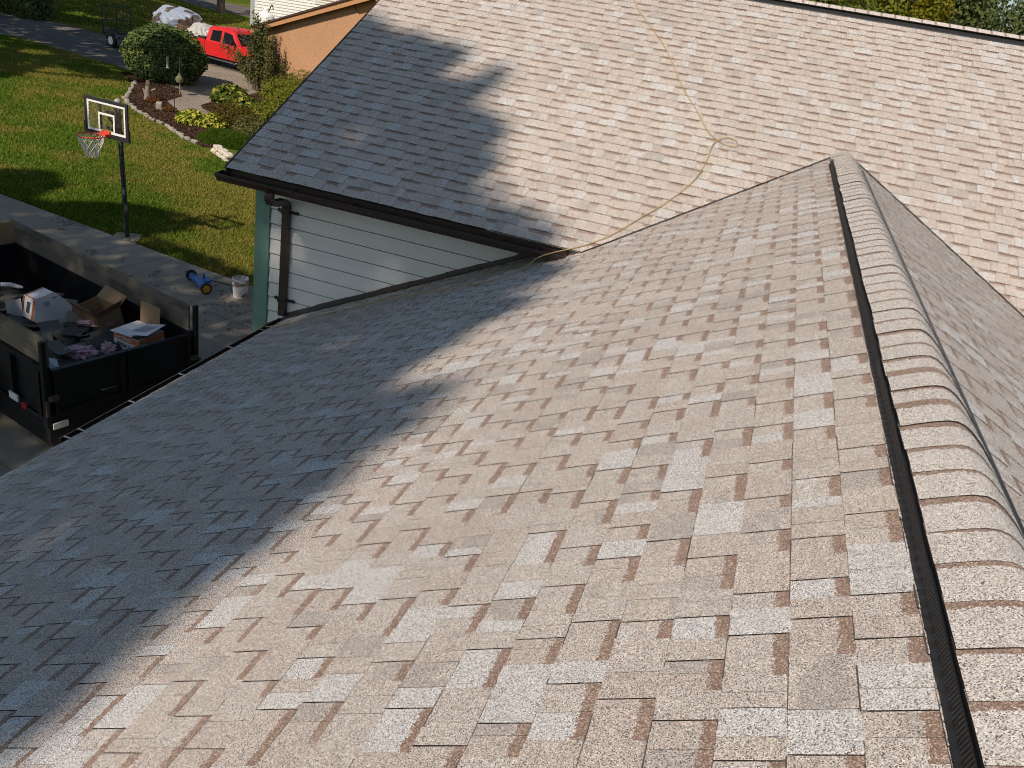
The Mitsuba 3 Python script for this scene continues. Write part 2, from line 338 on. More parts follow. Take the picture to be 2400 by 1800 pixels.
def lay(pl, courses, t0, t1, clipper, rng, wide=1.0, thick=0.0):
    """every shingle tab of a roof plane: list of (polygon, s0, s1, hb, ht, tone, valley)"""
    out = []
    for s0, s1e in courses:
        t = t0 + rng.uniform(-0.3, 0); valley = rng.uniform() < 0.5
        while t < t1:
            w = rng.choice([0.072, 0.088, 0.11, 0.135, 0.16, 0.19], p=[.12, .20, .24, .20, .15, .09]) * rng.uniform(0.93, 1.07)
            w *= wide * (1.0 if valley else 1.12)
            a, b = max(t, t0), min(t + w - 0.0020, t1)
            if b - a > 0.012:
                poly = clipper([(a, s0), (b, s0), (b, s1e + 0.012), (a, s1e + 0.012)])
                if len(poly) >= 3 and Polygon(poly).area > 1e-4:
                    j = rng.normal(0, 0.0013)
                    tone = pick_tone(rng, valley)
                    poly = [(x, y + (j if y < s0 + 1e-6 else 0)) for x, y in poly]
                    hb_, ht_ = (0.0052 if not valley else 0.0028) + thick + rng.normal(0, 0.0003), 0.0010 if valley else 0.0024
                    if b - a > 0.095 and rng.uniform() < 0.5:  # two blends meet within one tab
                        m_ = a + (b - a) * rng.uniform(0.35, 0.65); t2 = pick_tone(rng, valley)
                        for q_, tn in ((clip(poly, 1, 0, m_ - 0.0006), tone), (clip(poly, -1, 0, -m_ - 0.0006), t2)):
                            if len(q_) >= 3 and Polygon(q_).area > 1e-4: out.append((q_, s0, s1e, hb_, ht_, tn, valley))
                    else: out.append((poly, s0, s1e, hb_, ht_, tone, valley))
                    if not valley and rng.uniform() < 0.12: valley = not valley      # two like tabs side by side
            t += w; valley = not valley
    return out
def emit(base, pl, pieces, bsdf, limit, size):
    """the largest in the photograph each its own part, the rest one part"""
    order = sorted(range(len(pieces)), key=lambda i: -size(pieces[i]))
    rest = Piece(); chosen = set(order[:limit])
    for i, q in enumerate(pieces):
        if i in chosen: o = Piece(); o.add(pl, *q); o.put(base + '__shingle', bsdf)
        else: rest.add(pl, *q)
    if rest.n: stuff(rest.put(base + '__smaller_shingle', bsdf))
def projected(pl):
    def size(q):
        P = V(q[0]); X = pl.O + P[:, :1] * pl.t + P[:, 1:] * pl.S; c = X @ CAM.T
        if (c[:, 2] < 0.2).any(): return 0
        uvp = c[:, :2] / c[:, 2:]; m = uvp.mean(0)
        if abs(m[0]) > 0.61 or abs(m[1]) > 0.46: return 0
        x, y = uvp[:, 0], uvp[:, 1]; return abs((x * np.roll(y, -1) - y * np.roll(x, -1)).sum())
    return size
# roof decks
SE = (XE - XR) * LS                                        # slope coordinate of the wing eave (negative)
YV = YA - (XR + 1.39)                                      # where the wing valley meets the main eave
WLEFT = HOUSE + '__wing_roof'
def quadmesh(P): P = V(P, dtype=float); return trimesh.Trimesh(P, [[0, i, i + 1] for i in range(1, len(P) - 1)], process=False)
X3 = 4.2
deck = MB()
deck.tm(quadmesh([(XR, -3, ZR), (XR, YA, ZR), (XR - (YA - YW), YW, wz(XR - (YA - YW))), (XE, YW, wz(XE)), (XE, -3, wz(XE))]))
deck.tm(quadmesh([(XR, -3, ZR), (2 * XR + X3, -3, wz(2 * XR + X3)), (2 * XR + X3, 3.0, wz(2 * XR + X3)), (XR, YA, ZR)]))
put(WLEFT, deck, 'felt')
MROOF = HOUSE + '__main_roof'
deck = MB()
deck.tm(quadmesh([(XK, YE, mz(YE)), (9, YE, mz(YE)), (9, YR, mz(YR)), (XK, YR, mz(YR))]))
deck.tm(quadmesh([(XK, YR, mz(YR)), (9, YR, mz(YR)), (9, 2 * YR - YE, mz(YE)), (XK, 2 * YR - YE, mz(YE))]))
put(MROOF, deck, 'felt')
rng = np.random.default_rng(11)
sw0 = -0.4211 * LS                                         # butt line observed near the ridge
cw = [(sw0 - k * EXP, sw0 - (k - 1) * EXP) for k in range(-1, 41) if sw0 - (k - 1) * EXP > SE + 0.02]
cw = [(max(a, SE), b) for a, b in cw] + [(sw0 + 2 * EXP, -0.165)]
def clip_left(p):
    if np.mean([q[1] for q in p]) < -2.10 * LS: p = clip(p, 1, 0, YW - 0.02)     # runs under the main eave to the wall
    else: p = clip(p, 1, -1 / LS, YA - 0.03)               # valley
    return clip(p, 0, 1, -0.155) if p else p
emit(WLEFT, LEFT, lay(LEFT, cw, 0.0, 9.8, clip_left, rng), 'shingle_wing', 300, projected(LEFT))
rp = Piece()
for q in lay(RIGHT, [(sw0 - k * EXP + 0.05, sw0 - (k - 1) * EXP + 0.05) for k in range(-2, 24)], 0.0, 9.8, lambda p: clip(clip(p, 1, -1 / LS, YA - 0.03), 0, 1, -0.16), rng): rp.add(RIGHT, *q)
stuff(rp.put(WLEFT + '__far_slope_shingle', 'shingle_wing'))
sm0 = (YE - YA) * LS; NM = int((YR - YE) * LS / EXP)
cm = [(sm0 + k * EXP - (0.012 if k == 0 else 0), sm0 + (k + 1) * EXP) for k in range(NM + 1) if sm0 + (k + 1) * EXP < (YR - YA) * LS + 0.02]
def clip_main(p):
    m = np.mean([q[0] for q in p])
    if m < XR: return clip(p, 1, -1 / LS, XR + 0.05)       # left of the valley: x <= xr + (y - ya)
    return clip(p, -1, -1 / LS, -XR + 0.05)
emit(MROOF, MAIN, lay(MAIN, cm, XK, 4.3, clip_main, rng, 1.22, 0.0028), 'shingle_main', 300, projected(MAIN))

# ridge vents and ridge caps
def vent_prism(prof, y0, y1):                              # profile (x, z) across the wing ridge, swept along y
    return prism(prof, (XR, y1, ZR), (1, 0, 0), (0, 0, 1), (0, -1, 0), y1 - y0)
pr = [(d, wz(XR + d) - ZR + h) for d, h in ((-0.165, 0.004), (-0.162, 0.011), (-0.153, 0.015), (-0.1445, 0.044))] + [(0, 0.026)] + [(d, wz(XR + d) - ZR + h) for d, h in ((0.095, 0.016), (0.125, 0.013), (0.172, 0.012), (0.176, 0.004))]
RV = put(WLEFT + '__ridge_vent', vent_prism(pr, -2.0, 9.2), 'vent_black')
fins = MB(); rng = np.random.default_rng(17)
y = 0.9
while y < 9.15:                                            # ribs standing proud of the vent's side
    x0, z0_, x1, z1_ = XR - 0.1540, wz(XR - 0.1540) + 0.0165, XR - 0.1465, wz(XR - 0.1465) + 0.0440
    near_ = y < 3.4
    fins.bar((x0 - 0.001, y, z0_), (x1 - 0.001, y, z1_), 0.006 if near_ else 0.012, 0.005, up=(0, 1, 0)); y += 0.0125 if near_ else 0.032
for y in np.arange(0.95, 9.1, 0.048): fins.bar((XR - 0.1628, y, wz(XR - 0.1628) + 0.0105), (XR - 0.1545, y, wz(XR - 0.1545) + 0.0150), 0.020, 0.003, up=(0, 1, 0))
k = put(RV + '__louver', fins, 'vent_black'); stuff(k)
def cap_profile(x, hgt, r=0.035, drop=0.0): return -PW * (np.sqrt(x * x + r * r) - r) + hgt - drop * max(x, 0.0) ** 2 / 0.0169
CAPRNG = np.random.default_rng(5)
def cap(key, y0, along, tone, hgt, xs):
    cap_profile = lambda x, h: globals()['cap_profile'](x, h, drop=0.045 if along == 'y' else 0.0)
    """one ridge cap: the butt at y0 (towards the low end of 'along'), lapping under the next"""
    E = 0.155; rows = [(0.0, 0.0042), (0.3, 0.0036), (0.72, 0.0030), (1.0, 0.0020), (1.25, 0.0005)]
    v, uv = [], []
    for q, lift in rows:
        for x in xs: v.append((x, y0 + q * E, cap_profile(x, hgt) + lift)); uv.append((tone, 2.0 + q * 0.985))
    nx = len(xs); f = []
    for i in range(len(rows) - 1):
        for j in range(nx - 1): a = i * nx + j; f += [[a, a + 1, a + nx + 1], [a, a + nx + 1, a + nx]]
    n = len(v)
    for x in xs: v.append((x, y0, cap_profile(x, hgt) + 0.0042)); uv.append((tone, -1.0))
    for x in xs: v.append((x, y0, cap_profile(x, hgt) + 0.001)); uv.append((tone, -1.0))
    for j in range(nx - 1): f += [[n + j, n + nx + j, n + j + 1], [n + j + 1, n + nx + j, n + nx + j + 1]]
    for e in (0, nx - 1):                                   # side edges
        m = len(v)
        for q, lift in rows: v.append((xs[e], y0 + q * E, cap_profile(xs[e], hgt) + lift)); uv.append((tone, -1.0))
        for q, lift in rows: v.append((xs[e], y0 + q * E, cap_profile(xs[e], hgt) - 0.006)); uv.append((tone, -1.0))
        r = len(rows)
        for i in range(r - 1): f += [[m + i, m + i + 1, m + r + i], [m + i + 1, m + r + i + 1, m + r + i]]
    v = V(v); sk, bow = CAPRNG.normal(0, 0.018), CAPRNG.normal(0, 0.10); v[:, 1] += sk * v[:, 0] + bow * v[:, 0] ** 2; v[:, 2] += 0.0025 * (meshkit.fbm(v * [14, 9, 0] + y0 * 7, 2) - 0.5)
    W = np.c_[XR + v[:, 0], v[:, 1], ZR + v[:, 2]] if along == 'y' else np.c_[v[:, 1], YR + v[:, 0], mz(YR) + v[:, 2]]
    put(key, trimesh.Trimesh(W, f, process=False), 'shingle_cap', uv=V(uv))
xs = np.r_[-0.150, -0.10, -0.06, -0.03, 0, 0.03, 0.06, 0.10, 0.158]
y = -0.9
k = 0
while y < 9.72:
    xx = xs + rng.normal(0, 0.0022) ; xx = np.r_[-0.149 + rng.normal(0, 0.0016), -0.10, -0.06, -0.03, 0, 0.025, 0.05, 0.09, 0.130 + rng.normal(0, 0.003)]
    cap(WLEFT + '__ridge_cap', y + rng.normal(0, 0.004), 'y', rng.uniform(0.16, 0.40), rng.normal(0, 0.0012) + 0.052 if y < 9.05 else 0.014, xx); y += 0.155
pm_ = [(-0.140, -PW * 0.140 + 0.004), (-0.134, -PW * 0.134 + 0.012), (-0.088, -PW * 0.088 + 0.034), (0, 0.020), (0.095, -PW * 0.095 + 0.036), (0.165, -PW * 0.165 + 0.004)]
put(MROOF + '__ridge_vent', prism(pm_, (-4.9, YR, mz(YR)), (0, 1, 0), (0, 0, 1), (1, 0, 0), 9.5), 'vent_black')
x = -5.2
while x < 4.2:
    cap(MROOF + '__ridge_cap', x, 'x', rng.uniform(0.20, 0.44), 0.048, np.r_[-0.112, xs[1:-1], 0.140]); x += 0.1605
# valley lines and trim
val = MB()
for s in (-1, 1):
    L = 2.15 if s < 0 else 3.4
    a, b = V([XR + s * 0.10, YA - 0.10, ZR - PW * 0.10 + 0.004]), V([XR + s * L, YA - L, ZR - PW * L + 0.004]); val.bar(a, b, 0.018, 0.014)
put(WLEFT + '__valley_flashing', val, 'felt')
rk = MB(); rk.box((XK - 0.012, (YE + YR) / 2, (mz(YE) + mz(YR)) / 2 - 0.008), (0.016, (YR - YE) * LS, 0.03), rotx(math.atan(PW))); rk.box((XK + 0.008, (YE + YR) / 2, (mz(YE) + mz(YR)) / 2 - 0.105), (0.024, (YR - YE) * LS, 0.15), rotx(math.atan(PW)))
put(MROOF + '__rake_board', rk, 'gutter_brown')

# main wall: boards with lapped butts, corner post, flashing along the wing roof
WALL = HOUSE + '__wall'
w = MB()
XG = XK + 0.035
w.tm(prism([(YW + 0.02, ZG), (2 * YR - YE - 0.5, ZG), (2 * YR - YE - 0.5, mz(YE) - 0.2), (YR, mz(YR) - 0.06), (YW + 0.02, mz(YW) - 0.06)], (XG, 0, 0), (0, 1, 0), (0, 0, 1), (1, 0, 0), 10.0))
w.tm(prism([(XE + 0.40, ZG), (XE + 0.40, wz(XE) + 0.10), (XR, ZR - 0.12), (2 * XR - XE, wz(XE) - 0.05), (2 * XR - XE, ZG)], (0, YW + 0.5, 0), (1, 0, 0), (0, 0, 1), (0, -1, 0), 11.0))
put(WALL, w, 'wall_dark')
zs = -2.79 + 0.1704 * 3
xa, xb = XK + 0.215, 0.3
for i in range(14):
    z1 = zs - 0.1704 * i; z0 = z1 - 0.1704
    if z1 > -2.28: continue
    def xlim(z): return XR - (ZR - z) / PW + 0.02             # the wing roof cuts the boards off
    x0 = xa; x1t, x1b = min(max(xlim(z1 - 0.035), x0), 0.2), min(max(xlim(z0 - 0.035), x0), 0.2)
    if x1t <= x0 + 0.01: continue
    prof0 = [(x0, z0 + 0.016), (x1b, z0 + 0.016), (x1t, z1), (x0, z1)]
    top_y, bot_y = YW + 0.010, YW - 0.008
    P = [(x, bot_y if abs(z - z0) < 0.02 else top_y, z) for x, z in prof0]
    Q = [(x, YW + 0.014, z) for x, z in prof0]
    v = V(P + Q); f = [[0, 1, 2], [0, 2, 3], [0, 4, 5], [0, 5, 1], [0, 3, 7], [0, 7, 4], [1, 5, 6], [1, 6, 2], [3, 2, 6], [3, 6, 7]]
    put(WALL + '__siding_board', trimesh.Trimesh(v, f, process=False), 'siding_white')
put(WALL + '__siding_backing', MB().box((-2.4, YW + 0.018, -3.1), (5.2, 0.012, 1.7)), 'siding_gap')
po = MB(); po.box((XK + 0.118, YW + 0.03, (ZG - 2.2) / 2 - 0.02), (0.180, 0.10, -2.2 - ZG + 0.02), bevel=0.006)
put(HOUSE + '__corner_post', po, 'post_green'); labels[HOUSE + '__corner_post'] = {'label': 'weathered green corner post'}
fl = MB()
a, b = V([XE - 0.02, YW - 0.012, wz(XE) + 0.028]), V([-1.75, YW - 0.012, wz(-1.75) + 0.028])
for i in range(8):
    p, q = a + (b - a) * i / 8, a + (b - a) * (i + 1.06) / 8; o = V([0, -0.002 * (i % 2), 0.006 * (i % 2)])
    fl.bar(p + o, q + o, 0.006, 0.048, up=(0, 0, 1)); fl.bar(p + o + V([0, -0.03, -0.022]), q + o + V([0, -0.03, -0.022]), 0.06, 0.005, up=(0, 0, 1))
put(WALL + '__step_flashing', fl, 'flashing_brown')
# main eave: fascia, soffit, gutter with hangers
ze = mz(YE)
fa = MB(); fa.box(((XK + 0.2) / 2, YE + 0.045, ze - 0.085), (-XK + 0.2, 0.022, 0.12)); fa.box(((XK + 0.2) / 2, (YE + 0.056 + YW) / 2, ze - 0.142), (-XK + 0.2, YW - YE - 0.06, 0.012))
put(HOUSE + '__fascia', fa, 'gutter_brown')
def gutter(key, path, prof, closed=True):
    """sheet gutter: an open trough profile (across, z) with thickness, swept between two points"""
    (a, b, ax) = path; pts = V(prof, dtype=float); off = LineString(pts).buffer(0.0025, cap_style='flat', join_style='mitre')
    d = V(b, dtype=float) - V(a, dtype=float); L = np.linalg.norm(d)
    return prism(off, a, ax, (0, 0, 1), d / L, L)
gp = [(0.02, 0.0), (0.02, -0.092), (-0.078, -0.092), (-0.090, -0.064), (-0.118, -0.040), (-0.124, -0.016), (-0.110, -0.014)]
G1 = put(HOUSE + '__gutter', gutter('g', ((XK - 0.065, YE + 0.012, ze - 0.046), (-1.52, YE + 0.012, ze - 0.046), (0, 1, 0)), gp), 'gutter_brown')
gi = MB(); gi.box(((XK - 0.065 - 1.52) / 2, YE - 0.015, ze - 0.131), (3.66, 0.085, 0.006)); put(G1 + '__trough', gi, 'gutter_inside')
for xx in (XK - 0.064, -1.521):
    put(G1 + '__end_cap', prism(gp, (xx - 0.003, YE + 0.012, ze - 0.046), (0, 1, 0), (0, 0, 1), (1, 0, 0), 0.006), 'gutter_brown')
for xx in (-5.0, -4.38, -3.72, -3.05, -2.38, -1.8):
    h = MB(); h.box((xx, YE - 0.045, ze - 0.058), (0.022, 0.125, 0.005)); h.box((xx, YE - 0.112, ze - 0.070), (0.024, 0.006, 0.02)); put(G1 + '__hanger', h, 'gutter_brown')
# drip edge strip that runs on past the gutter's end to the valley
de = MB(); de.box(((-1.50 - 1.22) / 2, YE + 0.012, ze - 0.004), (0.30, 0.05, 0.006)); de.box(((-1.50 - 1.24) / 2, YE + 0.02, ze - 0.04), (0.27, 0.012, 0.06)); put(HOUSE + '__drip_edge', de, 'flashing_brown')
d2 = MB(); d2.box(((-2.35 - 1.28) / 2, YE - 0.004, ze - 0.010), (1.05, 0.012, 0.004)); put(HOUSE + '__drip_edge', d2, 'alu')
# downspout
def rect_tube(pts, w, d, ups):
    mb = MB()
    p = V(pts, dtype=float); t = np.gradient(p, axis=0); t /= np.linalg.norm(t, axis=1, keepdims=True); v = []
    for i in range(len(p)):
        x = V([1.0, 0, 0]); x = x - t[i] * np.dot(x, t[i]); x /= np.linalg.norm(x); yv = np.cross(t[i], x)
        for a, b in ((-1, -1), (1, -1), (1, 1), (-1, 1)): v.append(p[i] + x * a * w / 2 + yv * b * d / 2)
    f = []
    for i in range(len(p) - 1):
        for j in range(4): q = [i * 4 + j, i * 4 + (j + 1) % 4, i * 4 + 4 + (j + 1) % 4, i * 4 + 4 + j]; f += [[q[0], q[1], q[2]], [q[0], q[2], q[3]]]
    return mb.add(v, f).mesh()
DX = -4.742
sp = catmull([(-4.60, 7.540, -2.26), (-4.602, 7.540, -2.32), (-4.615, 7.60, -2.375), (-4.68, 7.84, -2.43), (-4.735, 8.05, -2.47), (DX, 8.115, -2.54), (DX, 8.118, -2.62)], 6)
DS = put(HOUSE + '__downspout', rect_tube(list(sp) + [(DX, 8.118, -3.72), (DX + 0.004, 8.112, -3.80)], 0.080, 0.060, None), 'gutter_brown', smooth=40)
for z in (-2.60, -3.62):
    st = MB(); st.box((DX, 8.082, z), (0.10, 0.006, 0.03))
    for s in (-1, 1):
        st.tm(prism([(0.03 * s, -0.016), (0.105 * s, -0.016), (0.108 * s, -0.026), (0.140 * s, 0.0), (0.108 * s, 0.026), (0.105 * s, 0.016), (0.03 * s, 0.016)], (DX, 8.150, z), (1, 0, 0), (0, 0, 1), (0, 1, 0), 0.008))
    put(DS + '__strap', st, 'vent_black')
# wing gutter along the lower eave
zw = wz(XE)
gpw = [(0.0, -0.01), (0.0, -0.11), (-0.075, -0.11), (-0.095, -0.045), (-0.105, -0.012), (-0.095, -0.010)]
G2 = put(HOUSE + '__wing_gutter', gutter('g', ((XE - 0.012, 4.86, zw - 0.028), (XE - 0.012, YW + 0.1, zw - 0.028), (1, 0, 0)), gpw), 'gutter_brown')
for yy in (4.90, 5.05, 5.66, 6.35, 7.15, 7.75):
    h = MB(); h.box((XE - 0.060, yy, zw - 0.034), (0.10, 0.014, 0.004)); put(G2 + '__hanger', h, 'alu')
wf = MB(); wf.box((XE + 0.02, 2.6, zw - 0.10), (0.024, 11.2, 0.16)); put(HOUSE + '__wing_fascia', wf, 'gutter_brown')

# ------------------------------------------------------------------ hose on the roofs
hm = [(-2.40, 12.30), (-2.177, 11.976), (-1.966, 11.628), (-1.569, 11.123), (-1.356, 10.782), (-1.097, 10.311), (-0.873, 9.983), (-0.654, 9.639), (-0.52, 9.53), (-0.44, 9.492), (-0.34, 9.488), (-0.318, 9.549), (-0.382, 9.603), (-0.461, 9.592), (-0.52, 9.53), (-0.567, 9.416), (-0.571, 9.172), (-0.616, 8.892), (-0.725, 8.633), (-0.87, 8.37), (-0.992, 8.199), (-1.165, 7.933), (-1.351, 7.732), (-1.50, 7.62)]
hp = []
for i, (a, b) in enumerate(hm): hp.append((a, b, mz(b) + 0.016 + (0.009 if 12 < i < 16 else 0)))
hp += [(-1.62, 7.53, -2.17), (-1.75, 7.48, -2.24), (-1.86, 7.43, wz(-1.86) + 0.03)]
for a, b in [(-2.0, 7.31), (-2.269, 7.284), (-2.688, 7.422), (-3.313, 7.658), (-3.791, 7.678), (-4.095, 7.701), (-4.379, 7.67), (-4.632, 7.75), (-4.75, 7.80)]: hp.append((a, b, wz(a) + 0.017))
AH = thing('air_hose', 'thin yellow hose lying in a loop across both tan roofs', 'hose')
put(AH, MB().tube(catmull(hp, 7), 0.0056, 8), 'hose_yellow', smooth=True)

# ------------------------------------------------------------------ ground
def big(z, r): return trimesh.Trimesh(V([(-r, -r, z), (r, -r, z), (r, r, z), (-r, r, z)]), [[0, 1, 2], [0, 2, 3]], process=False)
struct('ground', big(ZG, 700), 'lawn_soil')
E0, E1 = V([-15.7, 14.90]), V([-8.56, 13.60]); eu = (E1 - E0) / np.linalg.norm(E1 - E0); ev = V([eu[1], -eu[0]])
struct('concrete_drive', flat([E0 - eu * 8 - 0 * ev, E1 + eu * 4.0, E1 + eu * 4.0 + ev * 16, E0 - eu * 8 + ev * 16], ZG + 0.006), 'joint')
us = [-9.0, -5.2, -1.4, 2.35, 5.05, 8.05, 11.1]; vs = [0.0, 1.52, 3.9, 6.6, 9.6, 13]
for i in range(len(us) - 1):
    for j in range(len(vs) - 1):
        q = [E0 + eu * (us[i + a] + (0.008 if a == 0 else -0.008)) + ev * (vs[j + b] + (0.008 if b == 0 else -0.008)) for a, b in ((0, 0), (1, 0), (1, 1), (0, 1))]
        k = put('concrete_drive__slab', slab(q, ZG + 0.004, ZG + 0.05), 'concrete')
DRIVE = [(-62, 44), (-42, 36.2), (-37.51, 35.0), (-35.14, 35.43), (-33.55, 34.92), (-29.7, 33.84), (-28.0, 33.4), (-25.2, 31.9), (-23.2, 31.0), (-22.26, 29.89), (-21.55, 31.14), (-21.3, 32.5), (-21.78, 34.6), (-22.0, 38.5), (-22.9, 41.5), (-28.0, 41.2), (-36.93, 41.89), (-40.14, 42.62), (-42.2, 43.23), (-60, 48)]
struct('asphalt_drive', slab([(-62, 44), (-42, 36.2), (-37.51, 35.0), (-35.14, 35.43), (-33.55, 34.92), (-29.7, 33.84), (-28.3, 33.5), (-27.2, 41.2), (-36.93, 41.89), (-40.14, 42.62), (-42.2, 43.23), (-60, 48)], ZG - 0.02, ZG + 0.014), 'asphalt')
struct('paved_apron', slab([(-28.29, 33.5), (-25.2, 31.9), (-23.2, 31.0), (-22.26, 29.89), (-21.84, 28.43), (-20.9, 27.6), (-20.16, 26.97), (-19.21, 27.02), (-19.73, 28.16), (-20.39, 28.53), (-20.78, 29.01), (-21.12, 30.36), (-21.3, 32.5), (-21.78, 34.6), (-22.0, 38.5), (-22.9, 41.5), (-27.19, 41.2)], ZG - 0.02, ZG + 0.018), 'paving')
struct('street', slab([(-70, 66), (-57.71, 71.17), (-53.62, 71.82), (-50.64, 69.67), (-46.97, 68.27), (-44.84, 68.74), (-41, 67), (-43.71, 75.85), (-50.4, 78.04), (-53.26, 78.51), (-75, 84)], ZG - 0.02, ZG + 0.014), 'asphalt')
BED = [(-24.67, 30.05), (-23.68, 28.68), (-22.6, 27.18), (-21.39, 26.05), (-20.35, 25.38), (-19.33, 24.82), (-18.7, 24.48), (-17.75, 23.76), (-17.09, 23.4), (-16.46, 23.06), (-15.4, 24.2), (-17.2, 29.4), (-20.4, 35.5), (-21.6, 36.0), (-21.35, 32.5), (-21.12, 30.36), (-20.78, 29.01), (-20.39, 28.53), (-19.73, 28.16), (-19.21, 27.02), (-20.16, 26.97), (-20.9, 27.6), (-21.84, 28.43), (-22.26, 29.89), (-23.3, 31.1), (-25.4, 32.1), (-26.3, 33.0), (-27.0, 32.2)]
struct('mulch_bed', slab(Polygon(BED).buffer(0), ZG - 0.02, ZG + 0.03), 'mulch')
# mulch chips
rng = np.random.default_rng(3)
q = fillpts(Polygon(BED).buffer(-0.05), 9000, rng); ch, uvc = leaves(np.c_[q, np.full(len(q), ZG + 0.045)], np.tile([0, 0, 1.0], (len(q), 1)), 0.085, rng, 0.35, 0)
diffuse('chip', proc(lambda p, n, uv: mix((0.035, 0.02, 0.015), (0.20, 0.13, 0.09), uv.x * uv.x)))
k = put('bark_mulch', ch, 'chip', uv=uvc); labels[k] = {'label': 'dark bark mulch chips covering the planting bed', 'category': 'mulch', 'kind': 'stuff'}
# grass
LAWN = [(-5.3, 12.9), (-8.56, 13.66), (-15.7, 14.96), (-24.0, 17.2), (-40, 30.0), (-37.51, 34.7), (-35.14, 35.2), (-33.55, 34.7), (-29.7, 33.6), (-27.2, 32.1), (-24.8, 30.0), (-23.8, 28.6), (-22.7, 27.1), (-21.5, 25.95), (-20.4, 25.25), (-19.4, 24.7), (-18.75, 24.35), (-17.8, 23.65), (-17.1, 23.25), (-16.5, 22.9), (-15.3, 22.3), (-14.2, 22.2), (-12.0, 22.5), (-5.3, 20.0)]
def blades(poly, n, h, wid, rng):
    q = fillpts(poly, n, rng); a = rng.uniform(0, 2 * np.pi, n); hh = h * rng.uniform(0.5, 1.3, n); lean = rng.normal(0, 0.5, (n, 2)) * hh[:, None]
    d = np.c_[np.cos(a), np.sin(a)] * wid
    v = np.stack([np.c_[q - d, np.full(n, ZG)], np.c_[q + d, np.full(n, ZG)], np.c_[q + lean, ZG + hh]], 1).reshape(-1, 3)
    u = rng.uniform(0, 1, n); uv = np.stack([np.repeat(u, 3), np.tile([0, 0, 1], n)], 1)
    return v, np.arange(3 * n).reshape(-1, 3), uv
parts = [blades(Polygon(LAWN), 210000, 0.075, 0.010, rng), blades(Polygon([(-60, 49), (-42, 44), (-30, 42.5), (-42, 66), (-52, 69), (-70, 64)]), 60000, 0.11, 0.03, rng), blades(Polygon([(-5.3, 12.9), (-8.56, 13.66), (-15.7, 14.96), (-18, 15.6), (-16, 20), (-5.3, 18)]), 70000, 0.07, 0.009, rng)]
o = 0; vv, ff, uu = [], [], []
for v, f, u in parts: vv.append(v); ff.append(f + o); uu.append(u); o += len(v)
k = put('grass', trimesh.Trimesh(np.vstack(vv), np.vstack(ff), process=False), 'blade', uv=np.vstack(uu)); labels[k] = {'label': 'mown lawn grass, green with yellowed patches', 'category': 'grass', 'kind': 'stuff'}

# ------------------------------------------------------------------ stones
def stone(c, size, ang, rng):
    m = trimesh.creation.icosphere(2, 1.0); v = m.vertices; s = np.sign(v) * np.abs(v) ** 0.55
    s = s * (0.9 + 0.35 * (meshkit.fbm(v * 1.7 + rng.uniform(0, 50), 2)[:, None] - 0.5)); s = s * V(size) / 2
    return trimesh.Trimesh(s @ rotz(ang).T + V(c), m.faces, process=False)
rng = np.random.default_rng(21)
ED = thing('stone_edging', 'line of rough grey stones edging the curved mulch bed', 'edging')
el = catmull([(-25.0, 30.6), (-24.67, 30.05), (-23.68, 28.68), (-22.6, 27.18), (-21.39, 26.05), (-20.35, 25.38), (-19.33, 24.82), (-18.7, 24.48), (-17.75, 23.76), (-17.09, 23.4), (-16.7, 23.2)], 12)
cl = np.r_[0, np.cumsum(np.linalg.norm(np.diff(el, axis=0), axis=1))]; s = 0.1
while s < cl[-1]:
    L = rng.uniform(0.20, 0.40); x, y = np.interp(s, cl, el[:, 0]), np.interp(s, cl, el[:, 1]); x2, y2 = np.interp(s + 0.1, cl, el[:, 0]), np.interp(s + 0.1, cl, el[:, 1])
    put(ED + '__stone', stone((x + rng.normal(0, 0.03), y + rng.normal(0, 0.03), ZG + 0.035), (L * rng.uniform(0.8, 1.0), rng.uniform(0.10, 0.19), rng.uniform(0.08, 0.15)), math.atan2(y2 - y, x2 - x) + rng.normal(0, 0.25), rng), 'stone_grey'); s += L
SW = thing('stone_wall', 'short low wall of pale limestone blocks beside the eave corner', 'wall')
wa = math.atan2(-0.9, 1.15)
for j in range(2):
    for i in range(3):
        d = (i - 1) * 0.47 + 0.12 * j
        put(SW + '__stone', stone((-15.35 + d * math.cos(wa), 22.45 + d * math.sin(wa), ZG + 0.07 + 0.13 * j), (0.44, 0.28 if j else 0.34, 0.15), wa + rng.normal(0, 0.05), rng), 'stone_pale')

# ------------------------------------------------------------------ planting
def plant(name, label, cat, group=None): return thing(name, label, cat, group)
rng = np.random.default_rng(31)
def shrub(name, label, cat, blobs, mat, size, stems, seed, stem_mat='bark', part='foliage', group=None, aspect=0.55, bumps=0.22, inner=True):
    rng = np.random.default_rng(seed); k = plant(name, label, cat, group); P, N = [], []
    for c, r, n in blobs:
        p_, n_ = blob(c, r, n, rng, 0.45, bumps, seed); P.append(p_); N.append(n_)
    P, N = np.vstack(P), np.vstack(N); ok = P[:, 2] > ZG + 0.02; P, N = P[ok], N[ok]
    m, uv = leaves(P, N * 0.8 + [0, 0, 0.5], size, rng, aspect); put(k + '__' + part, m, mat, uv=uv)
    st = MB()
    for a, b, r in stems: st.tube(catmull([a, (V(a) + V(b)) / 2 + rng.normal(0, 0.05, 3), b], 3), np.linspace(r, r * 0.4, 7), 6)
    if stems: put(k + '__stem', st, stem_mat)
    return k
